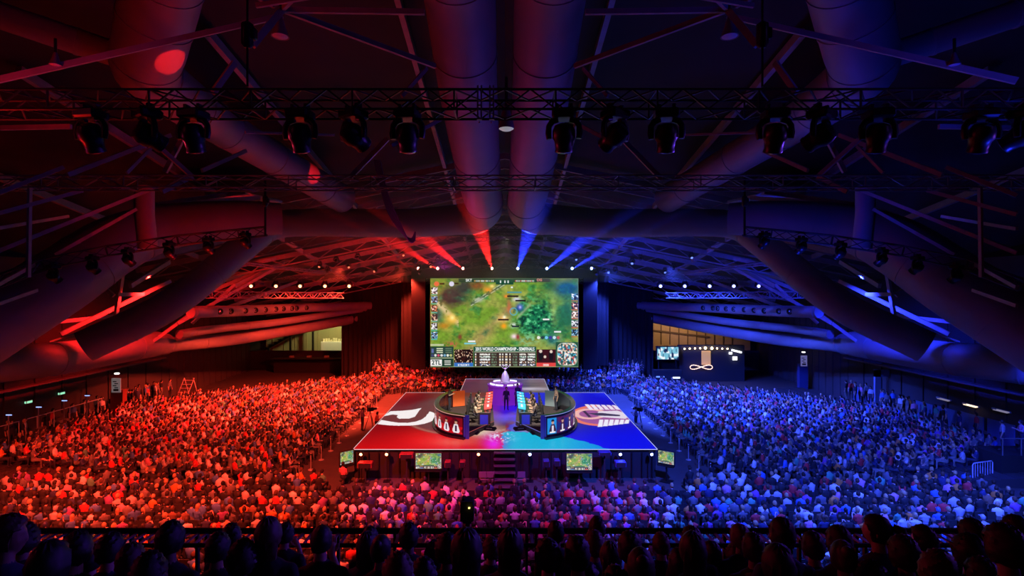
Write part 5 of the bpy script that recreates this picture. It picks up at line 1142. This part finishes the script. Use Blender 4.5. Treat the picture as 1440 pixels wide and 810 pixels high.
place(ST[2], (10.1, 41.6, 0), 1.0, 'camera operator standing behind the table in the right aisle', (.2, .22, .4), (.02, .02, .02))
place(ST[3], (-7.9, 48.8, 0), 1.2, 'dark figure walking behind the back left stage edge', (.03, .02, .02), (.02, .02, .02))
place(ST[1], (-5.6, 49.3, 0), PI, 'dark figure standing behind the stage left of the runway', (.03, .02, .02), (.02, .02, .02))
for s in (-1, 1):
    t = empty('broadcast_camera', (s*10.35, 41.6, 0), s*.9, 'studio camera on a tripod in the %s stage aisle' % SIDE[s], 'camera')
    MB().box((0, 0, 1.55), (.22, .5, .28), bev=.03).build('camera_body', M_BMETAL, t); MB().tube([(0, .25, 1.55), (0, .5, 1.55)], [.08, .10], 12).build('lens', M_BMETAL, t, True)
    m = MB()
    for k in range(3): a = k*2*PI/3; MB().tube([(0, 0, 1.4), (.45*math.cos(a), .45*math.sin(a), 0)], .025, 6).build('leg', M_BMETAL, t)
    t = empty('folding_table', (s*9.6, 40.3 if s > 0 else 43.4, 0), 0, 'pale folding table in the %s aisle beside the stage' % SIDE[s], 'table')
    MB().box((0, 0, .74), (1.3, .6, .04), bev=.01).build('tabletop', M_WHITE, t)
    for a in (-.6, .6):
        for b in (-.25, .25): MB().tube([(a, b, 0), (a, b, .73)], .018, 6).build('leg', M_TRUSS, t)
# ---- rope posts along both aisles
for s in (-1, 1):
    for i in range(11):
        y = 30.6+1.85*i; t = empty('barrier_post', (s*11.65, y, 0), 0, 'slim barrier post in the %s aisle, %s from the viewer' % (SIDE[s], nth(i+1)), 'post', 'barrier posts along the aisles')
        MB().lathe([(.17, 0), (.16, .03), (.03, .05), (.022, .08), (.022, .95), (.035, .96), (.035, 1.0), (.01, 1.01)], 12).build('post', pmat('post_metal', (.75, .72, .7), .3, .4), t, True)
        MB().box((0, 0, .93), (.07, .07, .07), bev=.01).build('belt_cassette', M_BMETAL, t)

# ================================================================== side details
# handrail with lamp posts on the left, lit notice pillar, exit signs, ladder
t = empty('walkway_rail', (-31.2, 38, 0), 0, 'pale handrail running along the left walkway above the crowd', 'railing')
MB().tube([(0, -6.5, 2.35), (0, 4.0, 2.35)], .03, 8).build('handrail', M_WHITE, t)
for k in range(8): MB().tube([(0, -6+k*1.35, 1.3), (0, -6+k*1.35, 2.35)], .022, 6).build('baluster', M_WHITE, t)
for i, (px, py0, py1, d) in enumerate(((12, 583, 620, 33.0), (54, 572, 610, 35.5), (90, 563, 600, 37.5), (122, 556, 590, 39.5))):
    p = P(px, py0, d); t = empty('lamp_post', (p.x, d, 0), 0, 'thin post with a blue tipped lamp beside the left walkway, %s from the viewer' % nth(i+1), 'lamp', 'blue tipped lamp posts on the left')
    MB().tube([(0, 0, 0), (0, 0, p.z)], .035, 8).build('post', M_TRUSS, t); MB().box((.12, 0, p.z+.02), (.42, .2, .08), bev=.02).build('lamp_head', M_BMETAL, t); MB().box((.12, -.11, p.z), (.36, .02, .05)).build('lens', emis('post_blue', (.3, .4, 1), 2), t)
for i, (px, py, d) in enumerate(((60, 570, 36.3), (97, 557.5, 39))):
    p = P(px, py, d); t = empty('exit_sign', (-32.95, p.y*1.03, p.z), 0, 'small green lit exit sign on the dark left wall, %s' % ('nearer one' if i == 0 else 'fainter farther one'), 'sign')
    MB().box((0, 0, 0), (.14, .5, .2), bev=.02).build('housing', M_WHITE, t); MB().box((.075, 0, 0), (.01, .42, .14)).box((-.0, -.26, 0), (.1, .01, .14)).build('lit_face', emis('exit_green', (.35, .9, .55), 1.0 if i == 0 else .5), t)
for s, (px, py, w_, h_, d) in ((-1, (167, 541, 13, 20, 42.5)), (1, (1128.5, 507, 9, 15, 58))):
    p = P(px, py, d); t = empty('notice_pillar', (p.x, d, 0), 0, '%s pillar carrying a white printed notice on the %s' % ('red brown' if s < 0 else 'dark blue', SIDE[s]), 'pillar')
    MB().box((0, 0, p.z/2-.2), (w_/F*d*1.35, .5, p.z-.3), bev=.02).build('column', pmat('pillar_red', (.30, .06, .04), .7) if s < 0 else pmat('pillar_blue', (.04, .06, .2), .7), t)
    MB().box((0, -.28, p.z), (w_/F*d, .05, h_/F*d), bev=.01).build('notice_board', pmat('notice_white', (.8, .8, .8), .6, emit=(.8, .75, .75), es=.12), t)
    m = MB()
    for k in range(4): m.box((-.1+.12*(k % 2), -.312, p.z+.3-.16*k), (.28, .006, .07))
    m.box((0, -.312, p.z-.36), (.4, .006, .16)).build('printed_lines', M_BLACK, t)
    MB().box((0, -.2, p.z+h_/F*d/2+.35), (.3, .2, .12), bev=.02).build('notice_lamp', emis('notice_lamp', (1, .95, .85), 2.5), t)
t = empty('step_ladder', P(260, 565, 49).xy.to_3d()+Vector((0, 0, .4)), 0, 'leaning aluminium step ladder at the rear edge of the left bank', 'ladder')
for a in (-.45, .45): MB().bar((a-.5, 0, 0), (a+.35, .1, 2.3), .05).build('rail', M_WHITE, t)
for k in range(6): MB().bar((-.9+.14*k, .02, .3+.36*k), (.0+.14*k, .02, .3+.36*k), .04).build('rung', M_WHITE, t)
MB().bar((.35+.35, .1, 2.3), (.9, .8, 0), .04).bar((-.45+.35, .1, 2.3), (0.1, .8, 0), .04).build('brace', M_WHITE, t)
# lit right wall bays, doorway frame, blue wash, camera platform
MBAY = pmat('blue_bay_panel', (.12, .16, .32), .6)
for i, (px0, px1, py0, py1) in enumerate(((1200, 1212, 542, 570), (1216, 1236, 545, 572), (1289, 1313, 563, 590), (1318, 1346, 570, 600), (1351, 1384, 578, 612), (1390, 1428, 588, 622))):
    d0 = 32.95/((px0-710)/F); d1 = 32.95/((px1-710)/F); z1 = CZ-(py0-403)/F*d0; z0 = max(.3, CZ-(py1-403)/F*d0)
    struct(MB().box((32.9, (d0+d1)/2, (z0+z1)/2), (.08, abs(d0-d1), z1-z0)).build('wall_bay_%d' % (i+1), MBAY))  # flat bluish bay panels against the wall
d = 46.5; t = empty('door_frame', (P(1246, 0, 46.5).x, d, 0), 0, 'pale blue door surround standing open at the back of the right bank', 'door frame')
m = MB().box((-.75, 0, 1.9), (.5, .2, 3.8)).box((.62, 0, 1.9), (.2, .2, 3.8)).box((0, 0, 3.55), (2.0, .2, .6)); m.build('surround', pmat('door_pale_blue', (.3, .38, .55), .5), t)
MB().box((.30, .3, 1.6), (.06, .9, 3.1)).build('door_leaf', M_BLACK, t)
for i, (px, py, d) in enumerate(((1327, 561, 40.5), (1365, 569.5, 38), (1408, 577, 36))):
    p = P(px, py, 32.6*F/(px-710)); t = empty('wall_strip_light', (p.x, p.y, p.z), 0, '%s strip light on the right wall, %s from the stage side' % ('dim white' if i != 1 else 'bright warm', nth(i+1)), 'lamp')
    MB().box((0, 0, 0), (.15, 1.3, .12), bev=.02).build('housing', M_WHITE, t); MB().box((-.06, 0, -.07), (.1, 1.0, .03)).box((-.08, -.2, 0), (.03, .9, .06)).build('tube', emis('strip_warm', (1, .75, .5), 2.0) if i == 1 else emis('strip_dim', (.6, .55, .9), .35), t)
spot((27.5, 26.5, 7.5), (33, 30, 4.6), 4200, DBLUE, 90, .8)
t = empty('camera_platform', (29.6, 31.3, 0), 0, 'black raised platform with rails at the right end of the blue bank', 'platform')
MB().box((0.6, 0, .75), (4.6, 1.9, 1.5)).build('deck', M_BLACK, t)
for k in range(5): MB().tube([(-1.6+k*1.05, -.9, 1.5), (-1.6+k*1.05, -.9, 2.45)], .03, 6).build('post', M_TRUSS, t)
MB().tube([(-1.7, -.9, 2.45), (2.8, -.9, 2.45)], .035, 8).build('handrail', M_TRUSS, t)
for i, x in enumerate((28.9, 30.0, 30.9)):
    place(ST[(1, 2, 1)[i]], (x, 31.4, 1.5), .8+i*.5, 'person standing on the black platform at far right, %s from left' % nth(i+1), ((.5, .5, .55), (.7, .35, .45), (.3, .35, .6))[i], (.03, .02, .02))
t = empty('leaning_barrier', (26.7, 30.2, 0), .3, 'pale metal barrier frame standing by the right bank corner', 'barrier')
MB().tube([(-.8, 0, 0), (-.8, 0, 1.1), (-.7, 0, 1.2), (.7, 0, 1.2), (.8, 0, 1.1), (.8, 0, 0)], .03, 8).build('frame', M_WHITE, t)
for k in range(7): MB().tube([(-.6+k*.2, 0, .15), (-.6+k*.2, 0, 1.2)], .014, 6).build('bar', M_WHITE, t)
# control desks under the rear openings
for s in (-1, 1):
    t = empty('control_desk', (s*24.0 if s < 0 else 20.5, 68.5, 0), 0, 'dark row of control desks behind the %s bank' % SIDE[s], 'desk')
    MB().box((0, 0, 1.9), (11 if s < 0 else 6, 1.2, .12), bev=.02).box((0, .5, .93), (11 if s < 0 else 6, .1, 1.86)).build('desk_top', M_BLACK, t)
    for k in range(3): MB().box((-3+k*2.2, 0, 2.12), (.55, .3, .28), bev=.03).build('device', pmat('device_grey', (.35, .3, .28), .5), t)
t = empty('equipment_rack', (18.2, 60.6, .85), 0, 'small blue lit equipment rack at the foot of the right curtain', 'rack')
MB().box((0, 0, 0), (3.2, .8, 1.7), bev=.05).build('cabinet', M_BLACK, t); MB().box((-.9, -.42, .1), (.9, .02, .15)).build('blue_light', emis('rack_blue', (.1, .2, 1), 2), t); MB().box((.9, -.42, 0), (.8, .02, .18)).build('white_light', emis('rack_white', (.8, .9, 1), 2), t)
# phone screens and tiny status lamps in the crowd
